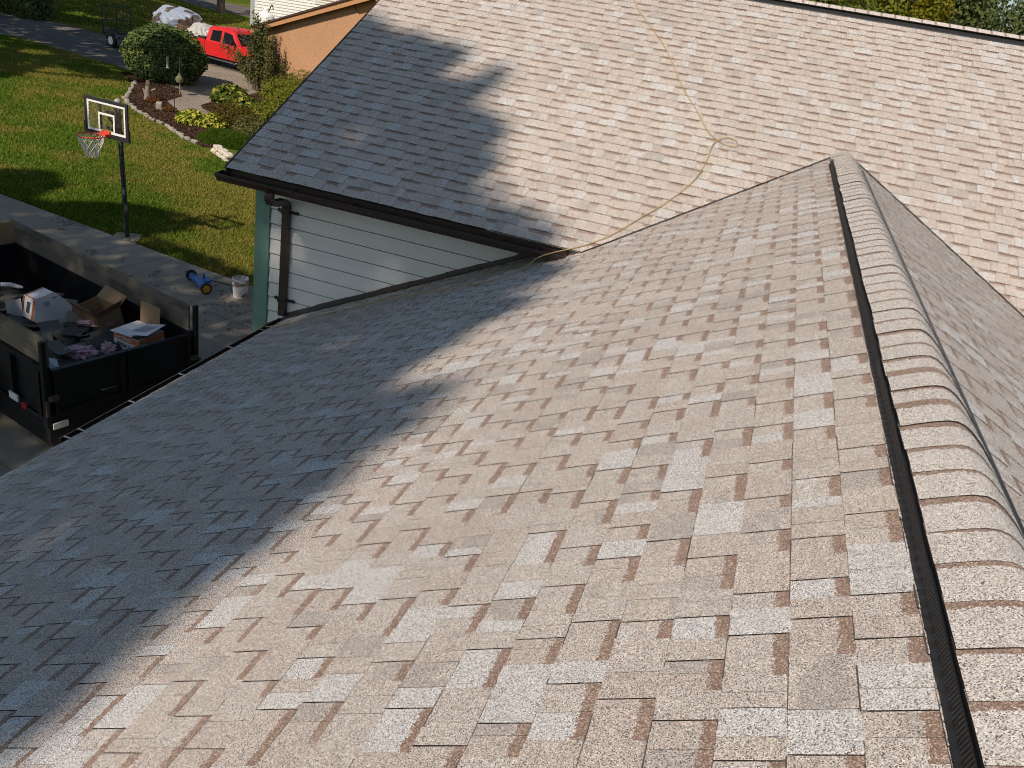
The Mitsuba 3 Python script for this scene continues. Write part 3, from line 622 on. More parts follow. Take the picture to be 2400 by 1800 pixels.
# rounded dark green bush
bc = V([-25.0, 32.45, ZG + 1.02])
kb = plant('round_bush', 'large rounded dark green bush in front of the red pickup', 'bush')
P, N = blob(bc, (1.66, 1.60, 1.20), 9500, rng, 0.28, 0.15, 4, lo=-0.85); lay_ = np.round(P[:, 2] / 0.11 + 2 * meshkit.noise(P * 1.5)) * 0.11
P[:, 2] = 0.35 * P[:, 2] + 0.65 * (lay_ - 0.11 * 2 * meshkit.noise(P * 1.5))
m, uv = leaves(P, N * 0.6 + [0, 0, 0.7], 0.16, rng, 0.6, 0.8); put(kb + '__foliage', m, 'leaf_bush', uv=uv)
P, N = blob(bc, (1.25, 1.2, 0.95), 2600, rng, 0.5, 0.1, 5); m, uv = leaves(P, N, 0.22, rng, 0.7); put(kb + '__foliage', m, 'leaf_bush', uv=uv)
st = MB()
for i in range(7):
    a = i * 0.9; st.tube([(bc[0] + 0.1 * math.cos(a), bc[1] + 0.1 * math.sin(a), ZG), (bc[0] + 0.5 * math.cos(a), bc[1] + 0.5 * math.sin(a), ZG + 0.9)], [0.04, 0.02], 6)
put(kb + '__stem', st, 'bark')
# tall open shrub with red flowers
sc_ = V([-21.9, 34.7, ZG]); kf = plant('tall_shrub', 'tall airy shrub with upright leafy shoots beside the orange wall', 'shrub')
P, N, stm = [], [], MB()
for i in range(46):
    a = rng.uniform(0, 2 * np.pi); r = abs(rng.normal(0, 0.78)); top = sc_ + [math.cos(a) * r * 1.15, math.sin(a) * r * 0.9, rng.uniform(2.0, 3.45) - r * 0.85]
    b0 = sc_ + rng.normal(0, 0.13, 3) * [1, 1, 0]; mid = (b0 + top) / 2 + rng.normal(0, 0.12, 3); path = catmull([b0, mid, top], 6); stm.tube(path, np.linspace(0.022, 0.006, len(path)), 5)
    t = rng.uniform(0.22, 1.0, 150); q = V([np.interp(t, np.linspace(0, 1, len(path)), path[:, j]) for j in range(3)]).T; dd = rng.normal(0, 1, (len(q), 3)); dd /= np.linalg.norm(dd, axis=1, keepdims=True)
    P.append(q + dd * rng.uniform(0.03, 0.24, (len(q), 1))); N.append(dd)
m, uv = leaves(np.vstack(P), np.vstack(N) + [0, 0, 0.4], 0.125, rng, 0.45); put(kf + '__foliage', m, 'leaf_shrub', uv=uv); put(kf + '__stem', stm, 'bark')
shrub('golden_hosta', 'bright yellow green variegated clump at the edge of the mulch bed', 'plant', [((-18.75, 25.75, ZG + 0.12), (0.62, 0.50, 0.36), 900), ((-18.15, 25.95, ZG + 0.10), (0.50, 0.55, 0.34), 700)], 'leaf_gold', 0.17, [], 41, aspect=0.5)
shrub('hosta_clump', 'leafy hosta clump with pale margins behind the paved path', 'plant', [((-20.55, 30.55, ZG + 0.20), (0.78, 0.70, 0.50), 1000)], 'leaf_hosta', 0.24, [], 42, aspect=0.6)
shrub('hosta_clump', 'light green hosta clump in front of the hedge, right of the first hosta', 'plant', [((-19.35, 29.55, ZG + 0.18), (0.72, 0.62, 0.42), 900)], 'leaf_hosta', 0.24, [], 43, aspect=0.6)
shrub('low_shrub', 'low olive green shrub right of the golden hosta', 'shrub', [((-17.85, 26.75, ZG + 0.28), (0.85, 0.80, 0.55), 2600)], 'leaf_olive', 0.085, [((-17.85, 26.75, ZG), (-17.9, 26.7, ZG + 0.3), 0.03)], 44)
shrub('low_shrub', 'small grey green shrub beside the rake edge, behind the grassy mound', 'shrub', [((-16.75, 26.2, ZG + 0.20), (0.60, 0.7, 0.42), 1300), ((-16.3, 25.2, ZG + 0.15), (0.5, 0.6, 0.32), 800)], 'leaf_shrub', 0.085, [((-16.75, 26.2, ZG), (-16.7, 26.1, ZG + 0.3), 0.03)], 45)
shrub('hedge', 'wide light green hedge below the orange wall', 'hedge', [((-19.1, 32.6, ZG + 0.45), (1.25, 1.1, 0.75), 4200), ((-18.0, 31.0, ZG + 0.40), (1.0, 1.1, 0.65), 3200), ((-18.9, 34.2, ZG + 0.55), (1.5, 1.1, 0.85), 3600), ((-17.6, 29.0, ZG + 0.30), (0.75, 0.9, 0.55), 2000), ((-17.0, 27.6, ZG + 0.25), (0.75, 0.9, 0.55), 2000), ((-17.8, 32.6, ZG + 0.5), (1.2, 1.2, 0.8), 3600)], 'leaf_light', 0.105, [((-19.1, 32.6, ZG), (-19.1, 32.6, ZG + 0.6), 0.05)], 46)
# grassy mound
kg = plant('grass_mound', 'low rounded mound of fine bright green foliage near the pale stones', 'plant'); n = 16000
P, N = blob((-16.35, 24.2, ZG + 0.03), (0.98, 0.80, 0.36), n, rng, 0.25, 0.14, 8, lo=0.0)
P = P[P[:, 2] > ZG]; m, uv = leaves(P, rng.normal(0, 1, P.shape) * [1, 1, 0.2], 0.10, rng, 0.12, -3.0); put(kg + '__foliage', m, 'leaf_mound', uv=uv)
# dark evergreen at the far left
shrub('dark_evergreen', 'dark evergreen bush at the far left beyond the asphalt drive', 'bush', [((-43.2, 43.2, ZG + 1.2), (2.0, 1.8, 1.6), 5000), ((-41.4, 42.3, ZG + 0.6), (1.1, 1.0, 0.9), 1800)], 'leaf_tree_dark', 0.20, [((-43.2, 43.2, ZG), (-43.2, 43.2, ZG + 1.2), 0.12)], 47)
# trees beyond the ridge
def tree(name, label, base, height, blobs, mat, size, seed, group=None, bark='bark', tr=0.18):
    rng = np.random.default_rng(seed); k = plant(name, label, 'tree', group); P, N = [], []; base = V(base, dtype=float)
    lim = MB(); top = base + [0, 0, height * 0.8]; lim.tube(catmull([base, base + [0.1, 0, height * 0.4], top], 6), np.linspace(tr, tr * 0.3, 13), 8)
    for c, r, n in blobs:
        for i in range(max(3, n // 420)):
            d = rng.normal(0, 1, 3); d /= np.linalg.norm(d); cc = V(c) + d * V(r) * rng.uniform(0.3, 0.95); rr = V(r) * rng.uniform(0.25, 0.42)
            p_, n_ = blob(cc, rr, 420, rng, 0.6, 0.3, seed + i); P.append(p_); N.append(n_)
            s0 = base + [0, 0, height * rng.uniform(0.25, 0.7)]; lim.tube(catmull([s0, (s0 + cc) / 2 + rng.normal(0, 0.2, 3), cc], 4), np.linspace(tr * 0.4, 0.02, 9), 5)
    m, uv = leaves(np.vstack(P), np.vstack(N) + [0, 0, 0.4], size, rng, 0.6); put(k + '__crown', m, mat, uv=uv); put(k + '__trunk', lim, bark)
    return k
GT = 'trees beyond the main roof ridge'
tree('tree', 'bright green tree with dense foliage at the left end of those beyond the ridge', (-3.5, 42, ZG), 9, [((-3.5, 42, 0.2), (3.0, 2.5, 3.4), 17000)], 'leaf_tree_green', 0.17, 61, GT)
tree('tree', 'mid green tree beyond the ridge, left of the yellow tree', (0.9, 40, ZG), 9, [((0.9, 40, 0.4), (2.9, 2.4, 3.8), 22000)], 'leaf_tree_green', 0.17, 62, GT)
tree('tree', 'yellow green tree beyond the ridge, turning colour', (4.3, 41, ZG), 9, [((4.3, 41, 0.8), (1.7, 1.8, 3.8), 14000)], 'leaf_tree_yellow', 0.17, 63, GT)
tree('tree', 'dull dark green tree beyond the ridge, right of the yellow tree', (7.2, 43, ZG), 9, [((7.0, 43, 0.6), (2.3, 2.2, 3.9), 18000)], 'leaf_tree_dark', 0.17, 64, GT)
tree('tree', 'sparse green tree with pale bare branches at the right edge', (9.8, 42, ZG), 8, [((9.6, 42, -0.6), (2.2, 2.0, 3.4), 11000)], 'leaf_tree_dark', 0.16, 65, GT)
tree('tree', 'wide dense tree far behind the others beyond the ridge', (4, 58, ZG), 10, [((-4, 58, -0.8), (6.5, 3, 4.2), 8000), ((6, 60, -0.6), (6.5, 3, 4.3), 8000), ((14, 58, -2.2), (5, 3, 3.4), 5000)], 'leaf_tree_dark', 0.42, 66, GT)
db = MB()
for a, b in (((9.0, 40.2, -2.4), (9.9, 40.0, 3.2)), ((8.6, 40.2, -2.2), (8.75, 40, 2.6)), ((8.9, 40.2, -1.2), (9.6, 40.1, 1.9)), ((7.3, 40.4, -2.2), (7.9, 40.3, 1.2)), ((9.5, 40.1, -0.6), (10.6, 40, 2.2))):
    db.tube(catmull([a, (V(a) + V(b)) / 2 + rng.normal(0, 0.08, 3), b], 4), np.linspace(0.055, 0.015, 9), 6)
k = put('tree_004__dead_branch', db, 'bark_pale'); labels[k] = {'label': 'pale bare branches'}
# trunk of the yard tree at the top of the picture; its crown is above the frame
kt = plant('yard_tree', 'forked dark tree trunk beside the street at the top edge', 'tree')
tk = MB(); b0 = V([-46.2, 67.2, ZG]); tk.tube(catmull([b0, b0 + [0, 0, 0.8], b0 + [0.05, 0, 1.5]], 5), np.linspace(0.36, 0.30, 11), 9)
for d in ((-1.1, 0.3, 3.6), (0.2, 0.2, 3.9), (1.0, -0.2, 3.7)): tk.tube(catmull([b0 + [0, 0, 1.35], b0 + V(d) * 0.62 + [0, 0, 0.45], b0 + V(d) + [0, 0, 1.2]], 5), np.linspace(0.22, 0.12, 11), 8)
put(kt + '__trunk', tk, 'bark')
P, N = blob(b0 + [0, 0, 8.6], (4.2, 4.2, 3.2), 5000, rng, 0.5, 0.3, 3); m, uv = leaves(P, N, 0.4, rng, 0.6); put(kt + '__crown', m, 'leaf_tree_green', uv=uv)

# ------------------------------------------------------------------ trees whose shade falls on the roofs, the drive and the lawn (they stand left of and behind the camera)
SH_WING = [(-1.76, 1.36), (-1.75, 1.45), (-1.75, 1.59), (-1.72, 1.61), (-1.76, 1.77), (-1.73, 1.84), (-1.8, 2.05), (-1.72, 2.11), (-1.61, 2.3), (-1.68, 2.44), (-1.5, 2.5), (-1.46, 2.61), (-1.47, 2.81), (-1.51, 3.01), (-1.61, 3.5), (-1.36, 3.72), (-1.38, 4.15), (-1.29, 4.3), (-1.55, 4.34), (-1.78, 4.25), (-1.89, 4.41), (-1.87, 4.89), (-1.8, 5.25), (-1.66, 5.81), (-1.52, 6.03), (-1.59, 6.63), (-1.36, 7.08), (-2.24, 8.09), (-4.66, 7.7), (-4.7, 4.8), (-4.7, 2.0), (-3.6, 1.3)]
SH_MAIN = [(-1.89, 7.65), (-2.2, 7.71), (-2.5, 7.93), (-2.27, 8.26), (-2.79, 8.28), (-2.56, 8.51), (-2.85, 8.7), (-2.69, 9.01), (-3.08, 9.13), (-3.3, 9.31), (-3.1, 10.23), (-3.4, 9.88), (-3.69, 9.84), (-3.75, 10.31), (-4.15, 10.22), (-4.49, 10.31), (-4.74, 10.38), (-5.08, 10.68), (-5.6, 9.74), (-5.6, 8.19), (-5.6, 7.6)]
SH_A = [(-26.5, 24.5), (-27.63, 27.88), (-28.34, 28.76), (-28.56, 30.5), (-27.18, 30.21), (-25.34, 30.43), (-27.53, 34.08), (-37.73, 50.42), (-40.72, 61.54), (-43.03, 66.53), (-54.01, 76), (-58, 64.66), (-52, 46), (-40, 34)]
SH_B = [(-17.83, 16.36), (-17.16, 16.97), (-16.64, 17.37), (-15.5, 16.54), (-15.42, 15.73), (-15.29, 15.05), (-13.54, 16.63), (-11.9, 16.69), (-11.66, 15.52), (-12.0, 14.71), (-13.08, 14.65), (-14.01, 14.77), (-14.82, 14.57), (-15.8, 14.41)]
SH_C = [(-19, 14.88), (-14.82, 14.57), (-12.35, 14.31), (-10.13, 13.87), (-8.56, 13.53), (-6.5, 12.36), (-5.2, 10.18), (-4.9, 7.42), (-5.0, 3.5), (-9, 1.5), (-19, 6)]
SH_D = [(-24.0, 34.2), (-22.3, 34.4), (-21.6, 33.0), (-21.9, 31.0), (-23.2, 31.2), (-24.6, 32.5)]
def shade_points(poly, zf, n, hole, scale, rng, t0, dt, seed, fringe=0.0):
    import shapely
    poly = Polygon(poly).buffer(0); q = fillpts(poly.buffer(fringe), n, rng); p = np.c_[q, [zf(x, y) for x, y in q]]
    keep = meshkit.fbm(p * scale + 3.3, 2, seed) > hole
    if fringe:                                             # twigs that reach beyond the crown's edge, drawn out along the sun's path
        d = shapely.distance(poly, shapely.points(q)); a = q @ V([SUN[1], -SUN[0]]) / np.hypot(*SUN[:2]); b = q @ V(SUN[:2]) / np.hypot(*SUN[:2])
        tw = meshkit.fbm(np.stack([a * 5.5, b * 1.6, a * 0], -1), 3, seed + 5); keep &= (d < 1e-6) | (tw > 0.50 + 0.35 * d / fringe)
        inner = shapely.distance(poly.boundary, shapely.points(q)); keep &= (inner > 0.16) | (tw > 0.42) | (d > 0)
    return p[keep] + SUN * (t0 + rng.uniform(-dt, dt, keep.sum()))[:, None]
def shade_tree(label, sets, size, base, tr, rng):
    k = plant('shade_tree', label, 'tree'); P = np.vstack(sets); m, uv = leaves(P, rng.normal(0, 1, P.shape), size, rng, 0.7); put(k + '__crown', m, 'leaf_shade', uv=uv)
    lim = MB(); base = V(base, dtype=float); c = P.mean(0); mid = base + (c - base) * [0.15, 0.15, 0.55]; lim.tube(catmull([base, mid, c], 6), np.linspace(tr, tr * 0.35, 13), 9)
    for i in rng.choice(len(P), 26, replace=False): s0 = mid + (c - mid) * rng.uniform(0, 0.9); lim.tube(catmull([s0, (s0 + P[i]) / 2 + [0, 0, 0.4], P[i]], 4), np.linspace(tr * 0.22, 0.025, 9), 5)
    put(k + '__trunk', lim, 'bark')
rng = np.random.default_rng(77)
q = rng.uniform([-5.4, -4.2], [-1.6, -2.1], (3400, 2)); q = np.c_[q[:, 0], np.full(len(q), YW), q[:, 1]]
wall_pts = q[meshkit.fbm(q * 2.2 + 1.7, 2, 9) > 0.44] ; wall_pts = wall_pts + SUN * (33 + rng.uniform(-3, 3, len(wall_pts)))[:, None]
s1 = [shade_points(SH_WING, lambda x, y: wz(x), 12500, 0.225, 1.1, rng, 32, 3.5, 1, 0.16), shade_points(SH_MAIN, lambda x, y: mz(y), 11500, 0.215, 1.5, rng, 34, 4, 2, 0.20), wall_pts]
shade_tree('tall leafy tree behind the camera, shading the lower roofs', s1, 0.26, (-9.5, -18.0, ZG), 0.5, rng)
s2 = [shade_points(SH_C, lambda x, y: ZG + 0.6, 15500, 0.275, 0.9, rng, 23, 3, 3), shade_points(SH_B, lambda x, y: ZG, 1500, 0.30, 0.8, rng, 24, 2, 4)]
shade_tree('broad leafy tree left of the camera, shading the dump trailer', s2, 0.32, (-18.5, -3.0, ZG), 0.5, rng)
s3 = [shade_points(SH_A, lambda x, y: ZG, 13000, 0.30, 0.45, rng, 21, 3, 5)]
shade_tree('spreading leafy tree far left, shading the asphalt drive', s3, 0.75, (-50, 36, ZG), 0.6, rng)
s4 = [shade_points(SH_D, lambda x, y: ZG, 700, 0.2, 0.6, rng, 21, 1, 6)]
shade_tree('slim leafy tree at the left, shading the path beside the round bush', s4, 0.35, (-31.5, 19, ZG), 0.2, rng)

# ------------------------------------------------------------------ basketball hoop
HB = V([-12.09, 14.415, ZG]); th = -0.073
HF, HR = V([math.sin(th), -math.cos(th), 0]), V([math.cos(th), math.sin(th), 0]); HU = V([0, 0, 1.0])
HO = thing('basketball_hoop', 'black basketball hoop with clear backboard and red rim on the lawn', 'basketball hoop')
top = V([-12.19, 14.40, ZG + 2.74])
put(HO + '__pole', MB().tube([HB, HB + (top - HB) * 0.5, top], 0.047, 14), 'pole_paint', smooth=40)
cp = lathe([(0.001, 0.07), (0.035, 0.062), (0.058, 0.035), (0.062, 0.0), (0.062, -0.04), (0.001, -0.04)], 16); put(HO + '__pole_cap', moved(cp, top), 'grey_cap', smooth=40)
ft = MB().box((HB[0] - 0.02, HB[1] + 0.02, ZG + 0.02), (0.52, 0.46, 0.06), rotz(0.5), bevel=0.012); put(HO + '__footing', ft, 'concrete')
BC = V([-12.155, 14.04, -3.525]); BW, BH = 1.046, 0.683
def bp(x, z, y=0.0): return BC + HR * x + HU * z + HF * y
BR = np.stack([HR, -HF, HU], 1)
def frame(w, h, t, d, y):
    ring = Polygon([(-w / 2, -h / 2), (w / 2, -h / 2), (w / 2, h / 2), (-w / 2, h / 2)]).difference(Polygon([(-w / 2 + t, -h / 2 + t), (w / 2 - t, -h / 2 + t), (w / 2 - t, h / 2 - t), (-w / 2 + t, h / 2 - t)]))
    return prism(ring, bp(0, 0, y), HR, HU, HF, d)
BB = put(HO + '__backboard', quadmesh([bp(-BW / 2 + 0.04, -BH / 2 + 0.04), bp(BW / 2 - 0.04, -BH / 2 + 0.04), bp(BW / 2 - 0.04, BH / 2 - 0.04), bp(-BW / 2 + 0.04, BH / 2 - 0.04)]), 'acrylic')
put(BB + '__frame', frame(BW, BH, 0.055, 0.034, -0.017), 'black_plastic')
put(BB + '__border', frame(BW - 0.11, BH - 0.11, 0.042, 0.004, 0.003), 'white_paint')
sq = Polygon([(-0.20, -0.275), (0.20, -0.275), (0.20, 0.085), (-0.20, 0.085)]); sq = sq.difference(Polygon([(-0.162, -0.238), (0.162, -0.238), (0.162, 0.048), (-0.162, 0.048)]))
put(BB + '__target_square', prism(sq, bp(0, 0, 0.003), HR, HU, HF, 0.004), 'white_paint')
pad = MB()
pad.tm(prism([(-BW / 2 - 0.022, -BH / 2 - 0.03), (BW / 2 + 0.022, -BH / 2 - 0.03), (BW / 2 + 0.022, -BH / 2 + 0.20), (BW / 2 - 0.03, -BH / 2 + 0.22), (BW / 2 - 0.03, -BH / 2 + 0.028), (-BW / 2 + 0.03, -BH / 2 + 0.028), (-BW / 2 + 0.03, -BH / 2 + 0.22), (-BW / 2 - 0.022, -BH / 2 + 0.20)], bp(0, 0, -0.024), HR, HU, HF, 0.05))
put(BB + '__padding', pad, 'black_plastic')
br_ = MB()
for x in (-0.19, 0.19): br_.bar(bp(x, -0.30, -0.04), bp(x, 0.33, -0.04), 0.045, 0.03, up=HF)
put(BB + '__support', br_, 'black_plastic')
arm = MB()
for z in (0.12, -0.18):
    for x in (-0.06, 0.06): arm.bar(V([HB[0] - 0.08, HB[1], BC[2] + z - 0.12]) + HR * x, bp(x, z, -0.04), 0.03, 0.05)
arm.bar(V([HB[0] - 0.06, HB[1], BC[2] - 0.35]), bp(0, 0.02, -0.05), 0.03, 0.04); put(HO + '__arm', arm, 'black_plastic')
RC = BC + HF * 0.40 + HU * -0.292; R_ = 0.243
a = np.linspace(0, 2 * np.pi, 41); rim = MB().tube(V([RC + HR * R_ * math.cos(t) + HF * R_ * math.sin(t) for t in a]), 0.0125, 8, cap=False)
RM = put(HO + '__rim', rim, 'rim_red', smooth=True)
bk = MB(); bk.tm(prism([(-0.085, 0.0), (0.085, 0.0), (0.11, 0.16), (-0.11, 0.16)], RC - HF * 0.385 - HU * 0.02, HR, HF, HU, 0.03)); bk.tm(prism([(-0.10, -0.07), (0.10, -0.07), (0.10, 0.055), (-0.10, 0.055)], RC - HF * 0.385, HR, HU, HF, 0.03))
put(RM + '__bracket', bk, 'rim_red')
nt = MB(); nl = 12; rings = [(R_ * 0.985, 0.0), (R_ * 0.90, -0.09), (R_ * 0.76, -0.18), (R_ * 0.60, -0.26), (R_ * 0.50, -0.33), (R_ * 0.46, -0.40)]
def np_(i, k): t = 2 * np.pi * (k + (0.5 if i % 2 else 0)) / nl; r, z = rings[i]; return RC + HR * r * math.cos(t) + HF * r * math.sin(t) + HU * z
for i in range(5):
    for k in range(nl):
        for dk in ((0, -1) if i % 2 == 0 else (0, 1)): nt.tube([np_(i, k), np_(i + 1, k + dk)], 0.0065, 5)
put(HO + '__net', nt, 'net')

# ------------------------------------------------------------------ dump trailer beside the wing
DT = thing('dump_trailer', 'black dump trailer with grey plank side extensions parked beside the lower eave', 'trailer')
TU, TT = V([0.957, -0.290, 0]), V([0.290, 0.957, 0]); TB = V([-6.50, 8.90, ZG]); TWd, TL = 1.96, 4.25
def tp(u, t, z): return TB - TU * u - TT * t + V([0, 0, z])       # u back from the tailgate, t from the far side, z above the ground
TR = np.stack([-TU, -TT, HU], 1)
def tbox(mb, u, t, z, su, st, sz, bevel=0.0): return mb.box(tp(u, t, z), (su, st, sz), TR, bevel)
fl = MB(); tbox(fl, TL / 2, TWd / 2, 0.66, TL, TWd, 0.06); put(DT + '__floor', fl, 'steel_black')
for t in (0.02, TWd - 0.02):
    s_ = MB(); tbox(s_, TL / 2, t, 0.97, TL, 0.035, 0.56); tbox(s_, TL / 2, t, 1.25, TL, 0.075, 0.05)
    for i in range(8): tbox(s_, 0.08 + i * (TL - 0.16) / 7, t + (-0.045 if t < 1 else 0.045), 0.95, 0.06, 0.07, 0.56)
    put(DT + '__side_wall', s_, 'steel_black')
    for j in range(2):
        b = MB(); tbox(b, TL / 2 - 0.0, t + (0.022 if t < 1 else -0.022), 1.365 + 0.175 * j, TL - 0.02, 0.036, 0.170, 0.006); put(DT + '__plank', b, 'plank_grey')
hb = MB(); tbox(hb, TL - 0.02, TWd / 2, 0.97, 0.035, TWd, 0.56); put(DT + '__front_wall', hb, 'steel_black')
b = MB(); tbox(b, TL - 0.04, TWd / 2, 1.43, 0.036, TWd - 0.1, 0.34, 0.006); put(DT + '__plank', b, 'carton_brown')
for t0, t1 in ((0.05, TWd / 2 - 0.01), (TWd / 2 + 0.01, TWd - 0.05)):
    g = MB(); tbox(g, 0.0, (t0 + t1) / 2, 0.955, 0.03, t1 - t0, 0.60)
    for t in (t0 + 0.04, t1 - 0.04): tbox(g, -0.025, t, 0.955, 0.045, 0.06, 0.60)
    for z in (0.69, 1.23): tbox(g, -0.025, (t0 + t1) / 2, z, 0.045, t1 - t0, 0.05)
    put(DT + '__tailgate', g, 'steel_black')
for t in (-0.03, TWd + 0.03):
    po = MB(); tbox(po, -0.02, t, 1.08, 0.065, 0.06, 1.10, 0.01); P_ = put(DT + '__post', po, 'steel_black')
    lt = MB(); tbox(lt, -0.075, t + (0.06 if t < 0 else -0.06), 0.92, 0.06, 0.10, 0.05); tbox(lt, -0.075, t + (-0.02 if t < 0 else 0.02), 0.80, 0.02, 0.03, 0.20); put(DT + '__latch', lt, 'flashing_brown')
ch_ = MB(); tbox(ch_, TL / 2 + 0.3, 0.45, 0.52, TL + 0.6, 0.10, 0.18); tbox(ch_, TL / 2 + 0.3, TWd - 0.45, 0.52, TL + 0.6, 0.10, 0.18); tbox(ch_, 0.05, TWd / 2, 0.46, 0.10, TWd, 0.34); tbox(ch_, 1.2, TWd / 2, 0.45, 1.6, 0.9, 0.2); put(DT + '__chassis', ch_, 'steel_black')
for t, nm in ((-0.16, 1), (TWd + 0.16, -1)):
    for u in (1.75, 2.62):
        ty = lathe([(0.20, -0.09), (0.33, -0.10), (0.375, -0.07), (0.375, 0.07), (0.33, 0.10), (0.20, 0.09), (0.20, -0.09)], 24); Rw = np.stack([-TU, HU, -TT], 1)
        W = put(DT + '__wheel', moved(ty, tp(u, t, 0.375), Rw), 'rubber', smooth=40); put(W + '__hub', moved(lathe([(0.001, 0.05), (0.08, 0.05), (0.10, 0.02), (0.20, 0.03), (0.21, -0.03), (0.001, -0.03)], 20), tp(u, t, 0.375), Rw), 'chrome', smooth=40)
    fd = MB(); tbox(fd, 2.18, t, 0.80, 1.9, 0.24, 0.03); tbox(fd, 1.20, t, 0.66, 0.03, 0.24, 0.28); tbox(fd, 3.16, t, 0.66, 0.03, 0.24, 0.28); put(DT + '__fender', fd, 'steel_black')
rl = MB(); tbox(rl, -0.055, TWd - 0.10, 0.545, 0.02, 0.18, 0.075); put(DT + '__reflector', rl, 'lamp_white')
r2_ = MB(); tbox(r2_, 0.62, TWd + 0.065, 0.70, 0.18, 0.02, 0.085); put(DT + '__reflector', r2_, 'lamp_white')
r3_ = MB(); tbox(r3_, 0.40, TWd + 0.065, 0.66, 0.10, 0.02, 0.07); put(DT + '__tail_light', r3_, 'lamp_red')
rc_ = MB(); tbox(rc_, 0.80, TWd / 2, 0.36, 1.35, TWd - 0.08, 0.34, 0.02); tbox(rc_, 0.05, TWd / 2, 0.30, 0.04, TWd - 0.1, 0.40); put(DT + '__added_underbody_shade', rc_, 'steel_black')  # dark box added under the bed to stand in for the deep shadow
tg = MB(); tg.bar(tp(TL, TWd / 2, 0.5), tp(TL + 1.4, TWd / 2, 0.5), 0.1, 0.14); put(DT + '__tongue', tg, 'steel_black')
# what lies in it
rng = np.random.default_rng(91)
def lump(c, r, seed, bumps=0.4, sub=3, ang=0.0, freq=2.2):
    m = trimesh.creation.icosphere(sub, 1.0); v = m.vertices; k = 1 + bumps * 2 * (meshkit.fbm(v * freq + seed, 3, seed) - 0.5); return trimesh.Trimesh((v * k[:, None] * V(r)) @ rotz(ang).T + V(c), m.faces, process=False)
DP = thing('debris_pile', 'dark heap of torn shingles and roofing felt filling the dump trailer', 'debris')
g = np.linspace(0, 1, 40); uu_, tt_ = np.meshgrid(g, g, indexing='ij'); hh_ = 0.70 + 0.16 * meshkit.fbm(np.stack([uu_ * 9, tt_ * 5, uu_ * 0], -1), 4, 3) + 0.10 * np.exp(-((uu_ - 0.22) ** 2 / 0.03 + (tt_ - 0.55) ** 2 / 0.12)) - 0.10 * uu_
pv = V([tp(0.03 + u * (TL - 0.08), 0.05 + t * (TWd - 0.1), h) for u, t, h in zip(uu_.ravel(), tt_.ravel(), hh_.ravel())]); n = 40
put(DP, trimesh.Trimesh(pv, [x for i in range(n - 1) for j in range(n - 1) for x in ([i * n + j, i * n + j + 1, (i + 1) * n + j + 1], [i * n + j, (i + 1) * n + j + 1, (i + 1) * n + j])], process=False), 'debris_dark')
def hz(u, t): return float(hh_[int(np.clip(u / TL * 39, 0, 39)), int(np.clip(t / TWd * 39, 0, 39))])
for i in range(120):
    u, t = rng.uniform(0.10, 3.2), rng.uniform(0.12, 1.86)
    sz = (rng.uniform(0.18, 0.52), rng.uniform(0.13, 0.30)); nseg = 5; R = rotz(rng.uniform(0, 6.28)) @ roty(rng.normal(0, 0.22)) @ rotx(rng.normal(0, 0.18)); P = []
    curl = rng.normal(0, 0.25)
    for a in range(nseg):
        for b in (-0.5, 0.5): x = (a / (nseg - 1) - 0.5); P.append((x * sz[0], b * sz[1] * rng.uniform(0.85, 1.05), curl * x * x * sz[0] + 0.005)); P.append((P[-1][0], P[-1][1], P[-1][2] - 0.009))
    P = V(P) @ R.T; c = tp(u, t, hz(u, t) + 0.04 + 0.11 * rng.uniform()); f = []
    for a in range(nseg - 1): q = a * 4; f += [[q, q + 4, q + 6], [q, q + 6, q + 2], [q + 1, q + 3, q + 7], [q + 1, q + 7, q + 5], [q, q + 1, q + 5], [q, q + 5, q + 4], [q + 2, q + 6, q + 7], [q + 2, q + 7, q + 3]]
    f += [[0, 2, 3], [0, 3, 1], [16, 17, 19], [16, 19, 18]]
    put(DP + '__scrap', trimesh.Trimesh(P + c, f, process=False), ('debris_grey', 'debris_dark', 'debris_grey')[i % 3])
put(DP + '__felt_heap', lump((-7.55, 8.55, ZG + 0.88), (0.36, 0.30, 0.20), 5, 0.25), 'felt_grey', smooth=True)
# white carton lying tilted, printed end up
def rot_from(a, b):
    a = V(a, dtype=float); a /= np.linalg.norm(a); b = V(b, dtype=float); b -= a * np.dot(a, b); b /= np.linalg.norm(b); return np.stack([a, b, np.cross(a, b)], 1)
WB = thing('white_carton', 'large white carton with orange edging tilted on the debris heap', 'box')
Nb = V([0.928, -0.359, 0.100]); Nb = Nb / np.linalg.norm(Nb); Xb = np.cross([0, 0, 1.0], Nb); Xb = Xb / np.linalg.norm(Xb); Yb = np.cross(Nb, Xb); cb = V([-8.51, 8.68, ZG + 1.08]); db_ = 0.36
hexa = [(-0.206, 0.192), (0.055, 0.256), (0.256, 0.057), (0.214, -0.20), (-0.057, -0.271), (-0.275, -0.076)]
put(WB, prism(Polygon(hexa).buffer(-0.004).buffer(0.004), cb - Nb * db_, Xb, Yb, Nb, db_), 'carton_white')
def on(i, u0, u1, d0, d1, mat, part):                      # flat print on the side over edge i of the six sided end: u along the edge, d back from the end
    p, q = V(hexa[i]), V(hexa[(i + 1) % 6]); e = q - p; n2 = V([e[1], -e[0]]) / np.linalg.norm(e); n2 = n2 * np.sign(np.dot(n2, (p + q) / 2)); L = np.linalg.norm(e)
    P0 = cb + Xb * p[0] + Yb * p[1]; ex_ = (Xb * e[0] + Yb * e[1]) / L; nn_ = Xb * n2[0] + Yb * n2[1]
    put(WB + '__' + part, prism([(u0 * L, -d1 * db_), (u1 * L, -d1 * db_), (u1 * L, -d0 * db_), (u0 * L, -d0 * db_)], P0 + nn_ * 0.0008, ex_, Nb, nn_, 0.0015), mat)
